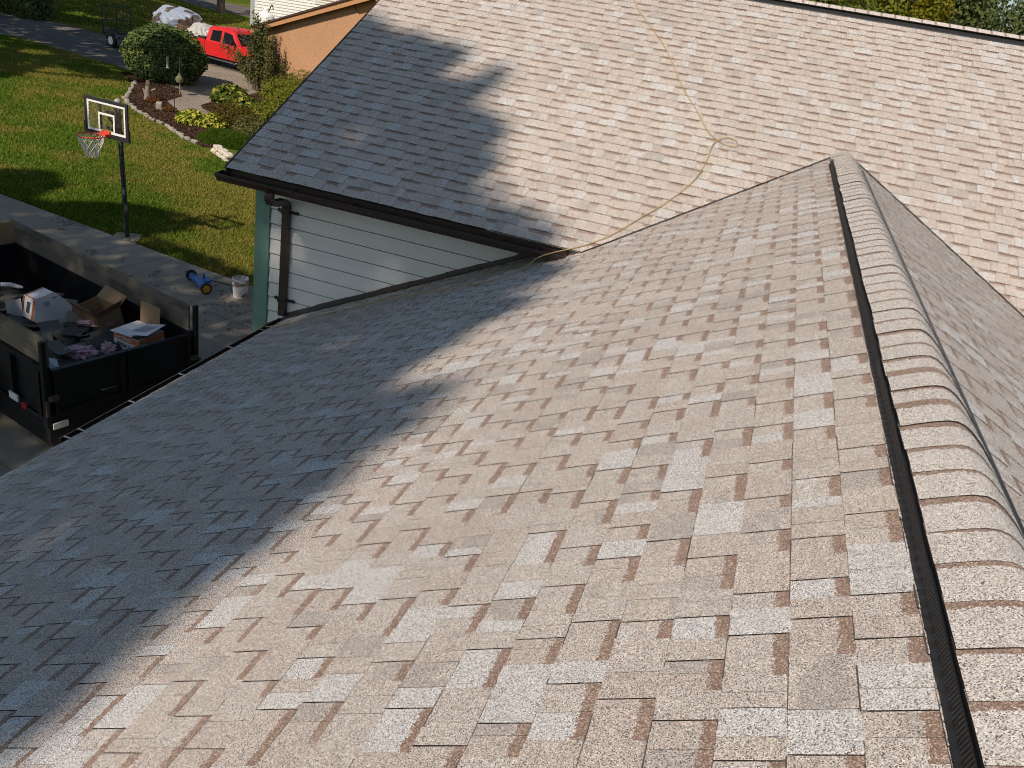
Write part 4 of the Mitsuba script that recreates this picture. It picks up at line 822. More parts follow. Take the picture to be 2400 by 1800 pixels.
on(0, 0.02, 0.98, 0.03, 0.11, 'print_orange', 'print_band'); on(0, 0.02, 0.98, 0.88, 0.96, 'print_orange', 'print_band'); on(0, 0.02, 0.09, 0.11, 0.88, 'print_orange', 'print_band')
on(5, 0.02, 0.98, 0.04, 0.20, 'print_orange', 'print_band'); on(5, 0.02, 0.98, 0.86, 0.97, 'print_orange', 'print_band'); on(5, 0.25, 0.80, 0.38, 0.64, 'print_dark', 'print_figure')
put(WB + '__print_mark', prism(Point(-0.075, 0.125).buffer(0.042), cb + Nb * 0.0008, Xb, Yb, Nb, 0.0015), 'print_grey'); put(WB + '__print_mark', prism([(0.0, 0.185), (0.06, 0.20), (0.06, 0.212), (0.0, 0.197)], cb + Nb * 0.0008, Xb, Yb, Nb, 0.0015), 'print_dark')
fpq = [cb - Nb * 0.30 + Xb * -0.27 + Yb * 0.17, cb - Nb * 0.30 + Xb * -0.275 + Yb * -0.08, cb - Nb * 0.62 + Xb * -0.34 + Yb * -0.10, cb - Nb * 0.62 + Xb * -0.34 + Yb * 0.06]; fo = V([0.004, 0.004, 0.004])
put(WB + '__flap', trimesh.Trimesh(V(fpq + [q - fo for q in fpq]), [[0, 1, 2], [0, 2, 3], [4, 6, 5], [4, 7, 6], [0, 4, 5], [0, 5, 1], [2, 6, 7], [2, 7, 3]], process=False), 'carton_white')
def open_box(name, label, c, size, R, mat, flaps, part_mat=None):
    k = thing(name, label, 'box'); mb = MB(); x, y, z = size; t = 0.007
    for o, s_ in (((0, 0, -z / 2), (x, y, t)), ((x / 2, 0, 0), (t, y, z)), ((-x / 2, 0, 0), (t, y, z)), ((0, y / 2, 0), (x, t, z)), ((0, -y / 2, 0), (x, t, z))): mb.box(V(c) + R @ V(o, dtype=float), s_, R)
    put(k, mb, mat)
    for side, ang, ln in flaps:
        ax = {'+x': (1, 0), '-x': (-1, 0), '+y': (0, 1), '-y': (0, -1)}[side]; o = V([ax[0] * x / 2, ax[1] * y / 2, z / 2]); d = V([ax[0] * math.cos(ang), ax[1] * math.cos(ang), math.sin(ang)])
        w = y if ax[0] else x; tan = V([-ax[1], ax[0], 0.0]); nn = np.cross(tan, d); Rf = np.stack([d, tan, nn], 1)
        put(k + '__flap', MB().box(V(c) + R @ (o + d * ln / 2), (ln, w * 0.98, 0.006), R @ Rf), part_mat or mat)
    return k
open_box('brown_carton', 'empty brown carton lying open behind the tilted white carton', (-8.08, 9.03, ZG + 1.02), (0.50, 0.36, 0.30), rotz(-0.25) @ rotx(0.25), 'carton_brown', [('+y', 0.5, 0.2), ('+x', 0.9, 0.2), ('-y', 1.2, 0.16)])
LB = open_box('labelled_carton', 'white carton with an orange lettered band and a raised brown flap by the tailgate', (-7.10, 8.62, ZG + 1.04), (0.46, 0.40, 0.34), rotz(-0.20) @ rotx(0.06), 'carton_white', [('-y', 0.12, 0.0001)])
RL = rotz(-0.20) @ rotx(0.06); cl_ = V([-7.10, 8.62, ZG + 1.04])
def lb(o): return cl_ + RL @ V(o, dtype=float)
put(LB + '__flap', MB().box(lb((-0.06, -0.02, 0.185)), (0.40, 0.42, 0.006), RL @ roty(-0.10)), 'carton_white'); put(LB + '__flap', MB().box(lb((0.12, 0.00, 0.225)), (0.36, 0.38, 0.006), RL @ rotz(0.25) @ roty(-0.18)), 'paper_white')
put(LB + '__flap', MB().box(lb((-0.03, 0.22, 0.31)), (0.36, 0.006, 0.30), RL @ rotx(-0.12)), 'carton_brown'); labels[LB + '__flap_003'] = {'label': 'raised brown flap'}
put(LB + '__print_band', prism([(-0.23, 0.08), (0.23, 0.08), (0.23, 0.17), (-0.23, 0.17)], lb((0, -0.2042, 0)), RL[:, 0], RL[:, 2], -RL[:, 1], 0.0015), 'print_orange')
put(LB + '__print_band', prism([(-0.20, 0.08), (0.20, 0.08), (0.20, 0.17), (-0.20, 0.17)], lb((0.2342, 0, 0)), RL[:, 1], RL[:, 2], RL[:, 0], 0.0015), 'print_orange')
tm = meshkit.text_mesh('Lo-Omni', 0.05, 0.0015, bold=True); Bm = np.stack([RL[:, 0], RL[:, 2], -RL[:, 1]], 1); put(LB + '__lettering', trimesh.Trimesh(tm.vertices @ Bm.T + lb((-0.19, -0.2062, 0.10)), tm.faces, process=False), 'carton_white')
tm = meshkit.text_mesh('Ridge V', 0.05, 0.0015, bold=True); put(LB + '__lettering', trimesh.Trimesh(tm.vertices @ Bm.T + lb((-0.17, -0.2062, 0.0)), tm.faces, process=False), 'print_dark')
tx = MB()
for i in range(7): tx.box(lb((0.12, 0.12 - i * 0.035, 0.2335)) , (0.22, 0.008, 0.001), RL @ rotz(0.25) @ roty(-0.18))
put(LB + '__print_lines', tx, 'print_dark')
for c, r, sd, lab in (((-7.52, 8.02, ZG + 1.0), (0.17, 0.10, 0.07), 3, 'large crumpled wad of pink insulation near the middle of the tailgate'), ((-8.0, 8.85, ZG + 1.0), (0.18, 0.07, 0.04), 9, 'flat pink insulation scrap behind the grey felt heap'), ((-7.30, 8.28, ZG + 1.02), (0.075, 0.065, 0.07), 14, 'small pale pink insulation scrap left of the labelled carton')):
    k = thing('insulation_scrap', lab, 'insulation'); put(k, lump(c, r, sd, 1.0, 4, 0.6, 3.4), 'insulation_pink')
k = thing('paper_scrap', 'folded white paper scrap in the near left corner of the trailer', 'paper'); pc = V([-7.50, 7.48, ZG + 1.02])
put(k, trimesh.Trimesh(V([pc + [-0.17, -0.08, 0], pc + [0.02, -0.02, 0.13], pc + [0.0, 0.16, 0.03], pc + [0.20, 0.0, -0.02], pc + [0.03, -0.16, -0.02]]), [[0, 1, 2], [1, 3, 2], [0, 4, 1], [4, 3, 1]], process=False), 'paper_white')
k = thing('plastic_bottle', 'clear crushed plastic bottle lying at the back of the trailer', 'bottle'); put(k, MB().tube([(-10.15, 9.42, ZG + 0.86), (-10.03, 9.47, ZG + 0.87), (-9.92, 9.50, ZG + 0.86), (-9.86, 9.52, ZG + 0.86)], [0.035, 0.035, 0.03, 0.014], 10), 'paper_white')

# ------------------------------------------------------------------ magnetic sweeper and bucket on the concrete
MS = thing('magnetic_sweeper', 'blue magnetic sweeper with two wheels lying on the concrete drive', 'sweeper')
w1, w2 = V([-9.62, 13.14, ZG + 0.155]), V([-9.00, 12.72, ZG + 0.155]); ax = (w2 - w1) / np.linalg.norm(w2 - w1); side = V([-ax[1], ax[0], 0])
def wheel(c, key, mat):
    Rw = np.stack([side, HU, ax], 1); W = put(key, moved(lathe([(0.075, -0.022), (0.10, -0.026), (0.105, 0), (0.10, 0.026), (0.075, 0.022)], 24), c, Rw), 'rubber', smooth=40)
    put(W + '__hub', moved(lathe([(0.001, -0.03), (0.03, -0.03), (0.04, -0.012), (0.078, -0.018), (0.078, 0.018), (0.04, 0.012), (0.03, 0.03), (0.001, 0.03)], 20), c, Rw), mat, smooth=40)
wheel(w1, MS + '__wheel', 'chrome'); wheel(w2, MS + '__wheel', 'wheel_yellow')
put(MS + '__body', MB().box((w1 + w2) / 2 + [0, 0, 0.0], (np.linalg.norm(w2 - w1) - 0.10, 0.12, 0.09), np.stack([ax, side, HU], 1), bevel=0.02), 'blue_paint')
cb_ = (w1 + w2) / 2; put(MS + '__bracket', MB().bar(cb_, cb_ + side * 0.20 + [0, 0, 0.02], 0.20, 0.05).bar(cb_ + side * 0.12 - ax * 0.05, cb_ + side * 0.12 - ax * 0.05 + [0, 0, 0.13], 0.03, 0.03), 'blue_paint')
put(MS + '__handle', MB().tube([cb_ + side * 0.16 + [0, 0, 0.03], (-8.80, 13.30, ZG + 0.09), (-8.62, 13.36, ZG + 0.10)], 0.011, 8), 'rubber')
BK = thing('bucket', 'white plastic bucket with dirty label on the concrete by the green post', 'bucket'); bc_ = V([-8.46, 12.98, ZG + 0.05])
put(BK, moved(lathe([(0.001, 0.006), (0.118, 0.006), (0.122, 0.012), (0.138, 0.26), (0.138, 0.275), (0.149, 0.278), (0.149, 0.292), (0.141, 0.295), (0.141, 0.318), (0.150, 0.321), (0.150, 0.335), (0.143, 0.348), (0.147, 0.372), (0.140, 0.374), (0.134, 0.27), (0.116, 0.03), (0.001, 0.03)], 32), bc_), 'bucket_white', smooth=35)
put(BK + '__contents', moved(lathe([(0.001, 0.20), (0.128, 0.195)], 24), bc_), 'bucket_mud')
k = thing('dark_strap', 'short dark strap lying on the concrete beside the white bucket', 'strap'); put(k, MB().bar((-8.27, 13.2, ZG + 0.06), (-8.06, 13.16, ZG + 0.055), 0.06, 0.018), 'flashing_brown')

# ------------------------------------------------------------------ red pickup
PK = thing('pickup_truck', 'red crew cab pickup with a tarped load parked facing the orange building', 'truck')
pa = math.radians(-14); PX, PY = V([math.cos(pa), math.sin(pa), 0]), V([-math.sin(pa), math.cos(pa), 0]); PO = V([-27.55, 38.75, ZG])
# local frame: x forward from the back of the cab, y away from the camera (0..1.95), z up
def pp(x, y, z): return PO + PX * x + PY * y + HU * z
PRm = np.stack([PX, PY, HU], 1)
def pbox(mb, x0, x1, y0, y1, z0, z1, bevel=0.0): return mb.box(pp((x0 + x1) / 2, (y0 + y1) / 2, (z0 + z1) / 2), (x1 - x0, y1 - y0, z1 - z0), PRm, bevel)
def loft(secs, n=None):
    """closed cross-sections along the truck, each a list of (x, y, z)"""
    v, f, k = [], [], len(secs[0])
    for s_ in secs: v += [pp(*q) for q in s_]
    for i in range(len(secs) - 1):
        for j in range(k): a, b = i * k + j, i * k + (j + 1) % k; f += [[a, b, b + k], [a, b + k, a + k]]
    for e, o in ((0, 1), ((len(secs) - 1) * k, 0)): f += [[e, e + j, e + j + 1][::-1 if o else 1] for j in range(1, k - 1)]
    return trimesh.Trimesh(V(v), f, process=False)
def arch(x0, x1, wheels, z0, z1):
    p = Polygon([(x0, z0), (x1, z0), (x1, z1), (x0, z1)])
    for w in wheels: p = p.difference(Point(w, 0.42).buffer(0.50, 24))
    return p
W0, W1 = -1.75, 2.95
body = arch(0.0, 4.05, [W1], 0.52, 1.18); body = body.difference(Polygon([(3.7, 1.18), (4.06, 1.18), (4.06, 1.08)]))
B = put(PK + '__body', prism(body, pp(0, 0.02, 0), PX, HU, PY, 1.91), 'truck_red')
hd = MB().tm(loft([[(2.28, 0.10, 1.16), (2.28, 0.06, 1.22), (2.28, 0.3, 1.27), (2.28, 1.65, 1.27), (2.28, 1.89, 1.22), (2.28, 1.85, 1.16)], [(3.98, 0.18, 1.10), (3.98, 0.14, 1.14), (3.98, 0.36, 1.19), (3.98, 1.59, 1.19), (3.98, 1.81, 1.14), (3.98, 1.77, 1.10)]])); put(PK + '__hood', hd, 'truck_red', smooth=30)
bed = MB(); side = arch(-3.22, -0.03, [W0], 0.52, 1.20)
bed.tm(prism(side, pp(0, 0.02, 0), PX, HU, PY, 0.09)); bed.tm(prism(side, pp(0, 1.84, 0), PX, HU, PY, 0.09)); pbox(bed, -0.10, -0.03, 0.11, 1.84, 0.6, 1.20); PB = put(PK + '__bed', bed, 'truck_red')
lin = MB(); pbox(lin, -3.16, -0.10, 0.115, 1.835, 0.66, 0.70); pbox(lin, -3.18, -0.04, 0.03, 0.14, 1.20, 1.235, 0.012); pbox(lin, -3.18, -0.04, 1.81, 1.92, 1.20, 1.235, 0.012); pbox(lin, -3.16, -0.1, 0.112, 0.135, 0.7, 1.2); pbox(lin, -3.16, -0.1, 1.815, 1.838, 0.7, 1.2); put(PB + '__liner', lin, 'bed_black')
tb = MB(); pbox(tb, -0.62, -0.14, 0.10, 1.85, 0.98, 1.30, 0.02); put(PB + '__tool_box', tb, 'bed_black')
tgm = MB(); pbox(tgm, -3.26, -3.20, 0.10, 1.85, 0.62, 1.20, 0.012); put(PB + '__tailgate', tgm, 'truck_red')
cab = loft([[(0.02, 0.04, 1.14), (0.02, 1.91, 1.14), (0.16, 1.76, 1.78), (0.20, 1.62, 1.86), (0.20, 0.33, 1.86), (0.16, 0.19, 1.78)], [(0.9, 0.03, 1.14), (0.9, 1.92, 1.14), (0.9, 1.76, 1.82), (0.9, 1.62, 1.91), (0.9, 0.33, 1.91), (0.9, 0.19, 1.82)], [(1.5, 0.03, 1.14), (1.5, 1.92, 1.14), (1.5, 1.75, 1.80), (1.5, 1.62, 1.89), (1.5, 0.33, 1.89), (1.5, 0.20, 1.80)], [(2.52, 0.06, 1.14), (2.52, 1.89, 1.14), (1.80, 1.72, 1.74), (1.76, 1.60, 1.82), (1.76, 0.35, 1.82), (1.80, 0.23, 1.74)]])
CB = put(PK + '__cab', cab, 'truck_red', smooth=28)
def glass(key, pts): # window slightly proud of the cab side
    v = V([pp(*q) for q in pts]); c = v.mean(0); n_ = np.cross(v[1] - v[0], v[2] - v[0]); n_ /= np.linalg.norm(n_); n_ *= np.sign(np.dot(n_, c - pp(1.0, 0.97, 1.45)))
    m = MB(); o = v + n_ * 0.012; m.add(np.vstack([v - n_ * 0.03, o]), [[4, 4 + i, 5 + i] for i in range(1, len(v) - 1)] + [x for i in range(len(v)) for x in ([i, (i + 1) % len(v), len(v) + (i + 1) % len(v)], [i, len(v) + (i + 1) % len(v), len(v) + i])] if len(v) == 4 else [[len(v), len(v) + i, len(v) + i + 1] for i in range(1, len(v) - 1)])
    put(key, m, 'glass_dark')
for s_ in (0, 1):
    yy = (lambda z: 0.035 + (z - 1.14) * 0.235) if s_ == 0 else (lambda z: 1.915 - (z - 1.14) * 0.235)
    glass(PK + '__window', [(0.34, yy(1.22), 1.22), (1.04, yy(1.22), 1.22), (1.04, yy(1.74), 1.74), (0.42, yy(1.70), 1.70)])
    glass(PK + '__window', [(1.22, yy(1.22), 1.22), (2.16, yy(1.20), 1.20), (1.74, yy(1.68), 1.68), (1.22, yy(1.73), 1.73)])
    y0, y1 = (0.004, 0.022) if s_ == 0 else (1.928, 1.946)
    for x0, x1 in ((0.06, 1.10), (1.13, 2.26)):
        d = MB(); pbox(d, x0, x1, y0, y1, 0.56, 1.17, 0.006); D = put(PK + '__door', d, 'truck_red'); h = MB(); pbox(h, x0 + 0.06, x0 + 0.24, y0 - 0.018 if s_ == 0 else y1, y0 if s_ == 0 else y1 + 0.018, 1.02, 1.06, 0.006); put(D + '__handle', h, 'truck_red')
    rb = MB(); pbox(rb, 0.05, 2.30, -0.13 if s_ == 0 else 1.95, 0.0 if s_ == 0 else 2.08, 0.40, 0.46, 0.015); put(PK + '__running_board', rb, 'chrome')
    mr = MB(); pbox(mr, 2.02, 2.12, -0.26 if s_ == 0 else 1.99, -0.04 if s_ == 0 else 2.21, 1.22, 1.46, 0.03); put(PK + '__mirror', mr, 'black_plastic')
    for w in (W0, W1):
        Rw = np.stack([PX, HU, PY], 1); c = pp(w, 0.14 if s_ == 0 else 1.81, 0.40)
        Wk = put(PK + '__wheel', moved(lathe([(0.22, -0.12), (0.35, -0.13), (0.40, -0.09), (0.40, 0.09), (0.35, 0.13), (0.22, 0.12)], 28), c, Rw), 'rubber', smooth=40)
        put(Wk + '__rim', moved(lathe([(0.001, 0.09 if s_ else -0.09), (0.07, 0.09 if s_ else -0.09), (0.19, 0.05 if s_ else -0.05), (0.235, 0.12 if s_ else -0.12), (0.235, 0)], 24), c, Rw), 'chrome', smooth=40)
glass(PK + '__window', [(2.46, 0.16, 1.19), (2.46, 1.79, 1.19), (1.86, 1.62, 1.72), (1.86, 0.33, 1.72)]); glass(PK + '__window', [(0.045, 0.40, 1.30), (0.045, 1.55, 1.30), (0.15, 1.50, 1.72), (0.15, 0.45, 1.72)])
bm = MB(); pbox(bm, 4.02, 4.18, 0.04, 1.91, 0.46, 0.74, 0.03); put(PK + '__bumper', bm, 'chrome'); gr_ = MB(); pbox(gr_, 4.04, 4.09, 0.45, 1.50, 0.76, 1.08, 0.01); put(PK + '__grille', gr_, 'black_plastic')
for y in (0.12, 1.58): h = MB(); pbox(h, 4.03, 4.09, y, y + 0.28, 0.82, 1.06, 0.02); put(PK + '__headlight', h, 'lamp_white')
un = MB(); pbox(un, -2.3, 3.9, 0.35, 1.60, 0.38, 0.56); put(PK + '__chassis', un, 'steel_black')
# tarps over the load in the bed
def tarp(c, r, seed, mat, key):
    m = trimesh.creation.icosphere(4, 1.0); v = m.vertices; k = 1 + 0.55 * (meshkit.fbm(v * 1.6 + seed, 3, seed) - 0.5) + 0.05 * np.sin(np.arctan2(v[:, 1], v[:, 0]) * 19 + 6 * v[:, 2]) * (v[:, 2] < 0.55); v = v * k[:, None] * V(r); v[:, 2] = np.maximum(v[:, 2], -0.25); return put(key, trimesh.Trimesh(v @ PRm.T + V(c), m.faces, process=False), mat, smooth=25)
LD = thing('tarped_load', 'heap of brush in the pickup bed under torn pale blue and silver tarps', 'load')
put(LD, lump(pp(-2.5, 0.95, 1.25), (2.0, 0.85, 0.66), 12, 0.5, 4, pa, 3.0), 'load_brown'); tarp(pp(-3.0, 0.85, 1.55), (1.65, 0.85, 0.74), 7, 'tarp_blue', LD + '__blue_tarp'); tarp(pp(-1.0, 0.8, 1.30), (0.80, 0.70, 0.55), 4, 'tarp_silver', LD + '__silver_tarp')
# ------------------------------------------------------------------ utility trailer behind it
UT = thing('utility_trailer', 'black utility trailer with raised mesh gate and white wheel on the shaded asphalt', 'trailer')
ua = math.radians(-16); UX, UY = V([math.cos(ua), math.sin(ua), 0]), V([-math.sin(ua), math.cos(ua), 0]); UO = V([-33.35, 38.35, ZG]); URm = np.stack([UX, UY, HU], 1)
def up_(x, y, z): return UO + UX * x + UY * y + HU * z
def ubox(mb, x0, x1, y0, y1, z0, z1): return mb.box(up_((x0 + x1) / 2, (y0 + y1) / 2, (z0 + z1) / 2), (x1 - x0, y1 - y0, z1 - z0), URm)
d = MB(); ubox(d, 0, 3.0, 0.15, 1.75, 0.46, 0.52); put(UT + '__deck', d, 'bed_black'); rr_ = MB()
for y in (0.15, 1.75):
    ubox(rr_, 0, 3.0, y - 0.025, y + 0.025, 0.80, 0.85)
    for x in (0.03, 1.0, 2.0, 2.97): ubox(rr_, x - 0.025, x + 0.025, y - 0.025, y + 0.025, 0.5, 0.82)
ubox(rr_, 2.95, 3.0, 0.15, 1.75, 0.80, 0.85); rr_.bar(up_(3.0, 0.3, 0.48), up_(4.0, 0.95, 0.48), 0.07, 0.07).bar(up_(3.0, 1.6, 0.48), up_(4.0, 0.95, 0.48), 0.07, 0.07); put(UT + '__rail', rr_, 'bed_black')
gt = MB()
for y in (0.15, 0.95, 1.75): ubox(gt, -0.05, -0.01, y - 0.02, y + 0.02, 0.5, 1.85)
for z in (0.55, 1.2, 1.85): ubox(gt, -0.05, -0.01, 0.15, 1.75, z - 0.02, z + 0.02)
GK = put(UT + '__gate', gt, 'bed_black'); ms = MB()
for i in range(0, 40, 2): ubox(ms, -0.036, -0.030, 0.17 + i * 0.0395, 0.176 + i * 0.0395, 0.56, 1.84)
for i in range(0, 32, 2): ubox(ms, -0.034, -0.028, 0.16, 1.74, 0.57 + i * 0.04, 0.576 + i * 0.04)
stuff(put(GK + '__mesh', ms, 'bed_black'))
for y in (0.0, 1.90):
    Rw = np.stack([UX, HU, UY], 1); W = put(UT + '__wheel', moved(lathe([(0.20, -0.09), (0.31, -0.095), (0.345, -0.06), (0.345, 0.06), (0.31, 0.095), (0.20, 0.09)], 28), up_(0.95, y, 0.345), Rw), 'rubber', smooth=40)
    s_ = -1 if y < 1 else 1; put(W + '__rim', moved(lathe([(0.001, 0.05 * s_), (0.06, 0.05 * s_), (0.08, 0.02 * s_), (0.17, 0.03 * s_), (0.205, 0.09 * s_), (0.21, 0)], 24), up_(0.95, y, 0.345), Rw), 'house_white', smooth=40)
    fdr = MB(); p = V([up_(0.95 + 0.43 * math.cos(t), y, 0.36 + 0.43 * math.sin(t)) for t in np.linspace(0.1, math.pi - 0.1, 11)])
    for i in range(10): fdr.bar(p[i], p[i + 1], 0.24, 0.015, up=UY) if False else fdr.bar(p[i], p[i + 1], 0.015, 0.24, up=np.cross(p[i + 1] - p[i], UY))
    put(UT + '__fender', fdr, 'bed_black')

# ------------------------------------------------------------------ orange building and white house
OB = thing('orange_building', 'orange brown wooden building with diagonal boards and a dark low pitched roof edge', 'building')
OC = V([-22.88, 36.35, ZG]); oa = math.radians(-30); OX, ON = V([math.cos(oa), math.sin(oa), 0]), V([math.sin(oa), -math.cos(oa), 0])
h0, sl = 2.37, 0.265
gable = Polygon([(0, 0), (13, 0), (13, h0 + sl * 9 - sl * 4), (9, h0 + sl * 9), (0, h0)])
put(OB + '__wall', prism(gable, OC - ON * 0.06, OX, HU, -ON, 7.0), 'orange_trim')
import shapely
k = 0; ca, sa = math.cos(-0.545), math.sin(-0.545)
for i in range(-40, 110):                                  # diagonal boards, lapped
    o = i * 0.145; st = Polygon([(-30 * ca - o * -sa, -30 * sa + o * ca), (30 * ca - o * -sa, 30 * sa + o * ca), (30 * ca - (o + 0.137) * -sa, 30 * sa + (o + 0.137) * ca), (-30 * ca - (o + 0.137) * -sa, -30 * sa + (o + 0.137) * ca)])
    g = st.intersection(gable)
    if g.is_empty or g.area < 0.02 or not isinstance(g, Polygon): continue
    put(OB + '__wall__board', prism(g, OC - ON * 0.055 + ON * (0.014 if i % 2 else 0), OX, HU, ON, 0.045), 'orange_wood')
rf = MB(); fs = MB()
for a, b in (((-0.45, h0 - sl * 0.45), (9, h0 + sl * 9)), ((13.4, h0 + sl * 4.6), (9, h0 + sl * 9))):
    pa_, pb_ = OC + OX * a[0] + HU * a[1], OC + OX * b[0] + HU * b[1]
    fs.bar(pa_ + ON * 0.30 + HU * 0.0, pb_ + ON * 0.30 + HU * 0.0, 0.035, 0.17, up=HU) if False else None
    for off, zz, w, h in ((0.30, 0.02, 0.03, 0.20),):
        v = [pa_ + ON * off + HU * (zz - h / 2), pb_ + ON * off + HU * (zz - h / 2), pb_ + ON * off + HU * (zz + h / 2), pa_ + ON * off + HU * (zz + h / 2)]; v2 = [q - ON * w for q in v]
        fs.add(v + v2, [[0, 1, 2], [0, 2, 3], [4, 6, 5], [4, 7, 6], [0, 4, 5], [0, 5, 1], [3, 2, 6], [3, 6, 7], [0, 3, 7], [0, 7, 4], [1, 5, 6], [1, 6, 2]])
    v = [pa_ + ON * 0.36 + HU * 0.12, pb_ + ON * 0.36 + HU * 0.12, pb_ - ON * 7.3 + HU * 0.12, pa_ - ON * 7.3 + HU * 0.12]; v2 = [q + HU * 0.075 for q in v]
    rf.add(v + v2, [[0, 2, 1], [0, 3, 2], [4, 5, 6], [4, 6, 7], [0, 1, 5], [0, 5, 4], [1, 2, 6], [1, 6, 5], [2, 3, 7], [2, 7, 6], [3, 0, 4], [3, 4, 7]])
put(OB + '__roof', rf, 'roof_edge'); put(OB + '__fascia', fs, 'orange_trim')
WH = thing('white_house', 'white lap sided house behind the orange building at the top edge', 'house')
wa_ = math.radians(27); WX, WN = V([math.cos(wa_), math.sin(wa_), 0]), V([math.sin(wa_), -math.cos(wa_), 0]); WO = V([-39.0, 60.6, ZG])
put(WH + '__wall', prism([(0, 0), (14, 0), (14, 5.6), (0, 5.6)], WO, WX, HU, -WN, 9.0), 'house_white')
for i in range(26):
    z = 0.25 + i * 0.205; v = [WO + WX * 0.12 + HU * z + WN * 0.055, WO + WX * 14 + HU * z + WN * 0.055, WO + WX * 14 + HU * (z + 0.205) + WN * 0.004, WO + WX * 0.12 + HU * (z + 0.205) + WN * 0.004]; v2 = [q - WN * 0.004 * 0 - WN * (0.052 if j < 2 else 0.003) for j, q in enumerate(v)]
    put(WH + '__wall__siding_course', trimesh.Trimesh(V(v + v2), [[0, 1, 2], [0, 2, 3], [0, 5, 1], [0, 4, 5]], process=False), 'house_white')
cpst = MB().box(WO + HU * 2.8 + WN * 0.01, (0.24, 0.16, 5.6), np.stack([WX, WN, HU], 1)); put(WH + '__corner_trim', cpst, 'house_grey')
wf_ = MB(); Rh = np.stack([WX, HU, WN], 1)
for (x0, x1, z0, z1) in ((4.5, 6.1, 2.32, 2.44), (4.5, 4.64, 2.32, 3.9), (5.96, 6.1, 2.32, 3.9), (4.5, 6.1, 3.8, 3.92)): wf_.box(WO + WX * (x0 + x1) / 2 + HU * (z0 + z1) / 2 + WN * 0.05, (x1 - x0, z1 - z0, 0.05), Rh)
WW = put(WH + '__window', wf_, 'house_white'); put(WW + '__blind', MB().box(WO + WX * 5.3 + HU * 3.12 + WN * 0.028, (1.34, 1.38, 0.01), Rh), 'window_tan')
put(WH + '__shutter', MB().box(WO + WX * 6.55 + HU * 3.0 + WN * 0.05, (0.55, 1.65, 0.04), Rh), 'house_grey')
put(WH + '__roof', MB().add([WO - WX * 0.4 + WN * 0.5 + HU * 5.5, WO + WX * 14.4 + WN * 0.5 + HU * 5.5, WO + WX * 14.4 - WN * 4.5 + HU * 8, WO - WX * 0.4 - WN * 4.5 + HU * 8, WO + WX * 14.4 - WN * 9.5 + HU * 5.5, WO - WX * 0.4 - WN * 9.5 + HU * 5.5], [[0, 1, 2], [0, 2, 3], [3, 2, 4], [3, 4, 5]]), 'roof_edge')
GTk = thing('gas_tank', 'white rounded gas tank standing by the white house', 'tank'); gc_ = V([-36.3, 58.2, ZG])
put(GTk, moved(lathe([(0.001, 0.02), (0.45, 0.02), (0.58, 0.12), (0.62, 0.3), (0.62, 1.0), (0.58, 1.2), (0.44, 1.36), (0.20, 1.44), (0.001, 1.45)], 28), gc_), 'tank_white', smooth=40)
put(GTk + '__cap', moved(lathe([(0.001, 1.72), (0.16, 1.70), (0.22, 1.62), (0.22, 1.40), (0.001, 1.40)], 20), gc_), 'tank_white', smooth=40)
put(GTk + '__pipe', MB().tube(catmull([gc_ + [0.3, -0.1, 1.6], gc_ + [0.5, -0.1, 2.0], gc_ + [0.62, -0.1, 1.7]], 5), 0.035, 8), 'steel_black')

# ------------------------------------------------------------------ garden ornaments
def post(base, h, r, mat, key): put(key, MB().tube([V(base), V(base) + [0.01, 0, h]], r, 8), mat)
F1 = thing('bird_feeder', 'slim grey tube bird feeder hanging before the round bush', 'bird feeder'); f1 = V([-22.95, 30.2, ZG])
post(f1, 1.75, 0.012, 'steel_black', F1 + '__pole'); put(F1 + '__tube', moved(lathe([(0.001, 0.44), (0.05, 0.42), (0.062, 0.36), (0.05, 0.34), (0.045, 0.02), (0.07, 0.0), (0.001, 0.0)], 14), f1 + [-0.14, -0.08, 0.93]), 'stone_grey', smooth=40); put(F1 + '__hook', MB().tube(catmull([f1 + [0, 0, 1.72], f1 + [-0.05, -0.03, 1.82], f1 + [-0.14, -0.08, 1.74], f1 + [-0.14, -0.08, 1.35]], 5), 0.009, 6), 'steel_black')
diffuse('gourd_tan', (0.17, 0.165, 0.10))
F2 = thing('bird_feeder', 'rounded tan gourd bird feeder hanging right of the slim one', 'bird feeder'); f2 = V([-22.5, 30.05, ZG])
put(F2 + '__house', moved(lathe([(0.001, 0.34), (0.03, 0.30), (0.05, 0.24), (0.13, 0.17), (0.155, 0.08), (0.12, -0.02), (0.05, -0.06), (0.001, -0.065)], 18), f2 + [0, 0, 0.52]), 'gourd_tan', smooth=40); post(f2, 0.48, 0.022, 'bark_pale', F2 + '__pole'); put(F2 + '__cord', MB().tube([f2 + [0.01, 0, 0.82], f2 + [0.02, 0, 1.45]], 0.012, 6), 'bark_pale')
post((-20.25, 26.75, ZG), 1.25, 0.014, 'steel_black', thing('garden_stake', 'thin dark garden stake standing in the mulch by the path', 'stake'))
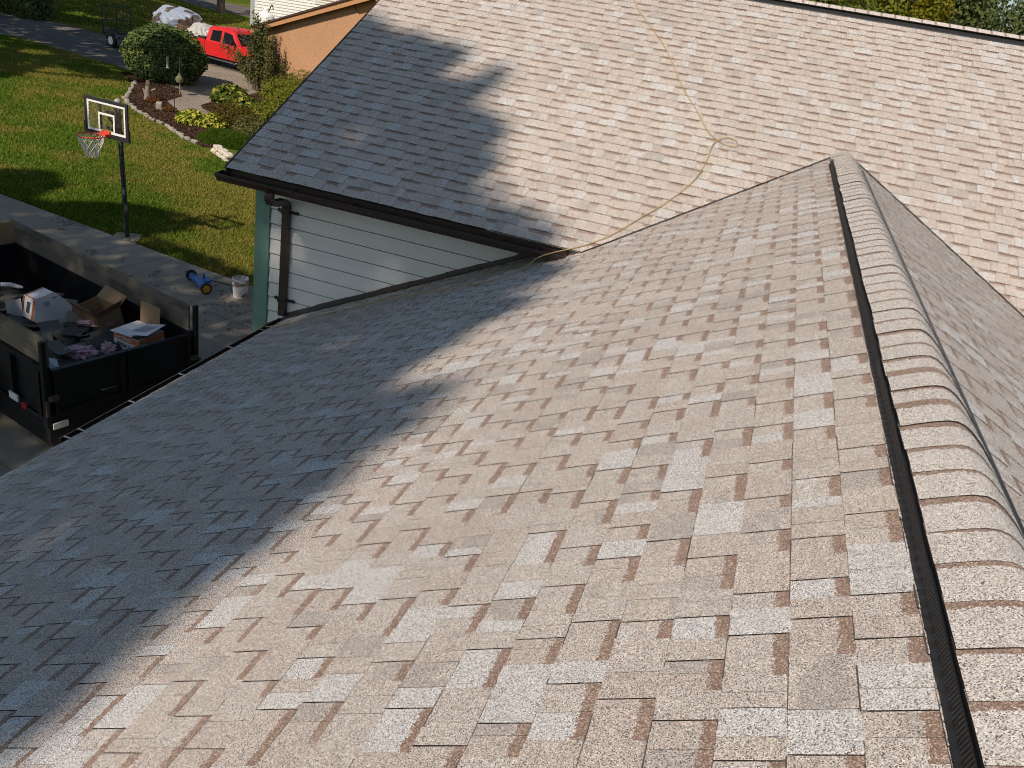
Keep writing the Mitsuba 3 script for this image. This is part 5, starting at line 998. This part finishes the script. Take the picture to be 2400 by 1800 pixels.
S = thing('log_stump', 'weathered grey upright log with a dark cap in the mulch bed', 'log'); sb_ = V([-22.25, 27.85, ZG])
put(S, MB().tube([sb_, sb_ + [0.01, 0, 0.3], sb_ + [0.05, 0.0, 0.55]], [0.13, 0.105, 0.085], 12), 'bark_pale'); put(S + '__branch', MB().tube([sb_ + [-0.05, 0, 0.15], sb_ + [-0.16, -0.02, 0.42]], [0.05, 0.03], 8), 'bark_pale'); put(S + '__branch', MB().tube([sb_ + [0.06, 0.05, 0.35], sb_ + [0.30, 0.10, 0.46]], [0.045, 0.03], 8), 'bark_pale'); put(S + '__cap', moved(lathe([(0.001, 0.20), (0.05, 0.18), (0.10, 0.06), (0.10, 0.0), (0.001, 0.0)], 12), sb_ + [0.05, 0, 0.55]), 'bark', smooth=40)
rng = np.random.default_rng(8)
for c, lab in (((-21.70, 27.55, ZG + 0.12), 'patch of red flowers in the mulch below the log'), ((-20.48, 26.78, ZG + 0.10), 'small red flowers in the mulch beside the grey rock')):
    k = thing('red_flowers', lab, 'flowers'); P, N = blob(c, (0.32, 0.18, 0.10), 70, rng, 0.7); m, uv = leaves(P, N, 0.07, rng, 0.7); put(k + '__petals', m, 'petal_red', uv=uv); P, N = blob(c, (0.36, 0.22, 0.12), 120, rng, 0.7); m, uv = leaves(P, N, 0.09, rng, 0.5); put(k + '__foliage', m, 'leaf_olive', uv=uv)
k = thing('garden_rock', 'pale grey rock standing in the mulch beside red flowers', 'rock'); put(k, stone((-20.85, 26.72, ZG + 0.14), (0.26, 0.22, 0.36), 0.4, rng), 'stone_grey')

# crumbs of torn shingle on the concrete
rng = np.random.default_rng(55); q = V([-8.2, 12.4]) + rng.normal(0, 1, (170, 2)) * [1.3, 1.0]
m, uv = leaves(np.c_[q, np.full(len(q), ZG + 0.054)], np.tile([0, 0, 6.0], (len(q), 1)), 0.05, rng, 0.7, 0)
k = put('shingle_crumbs', m, 'debris_dark', uv=uv); labels[k] = {'label': 'small dark shingle crumbs scattered over the concrete drive', 'category': 'debris', 'kind': 'stuff'}
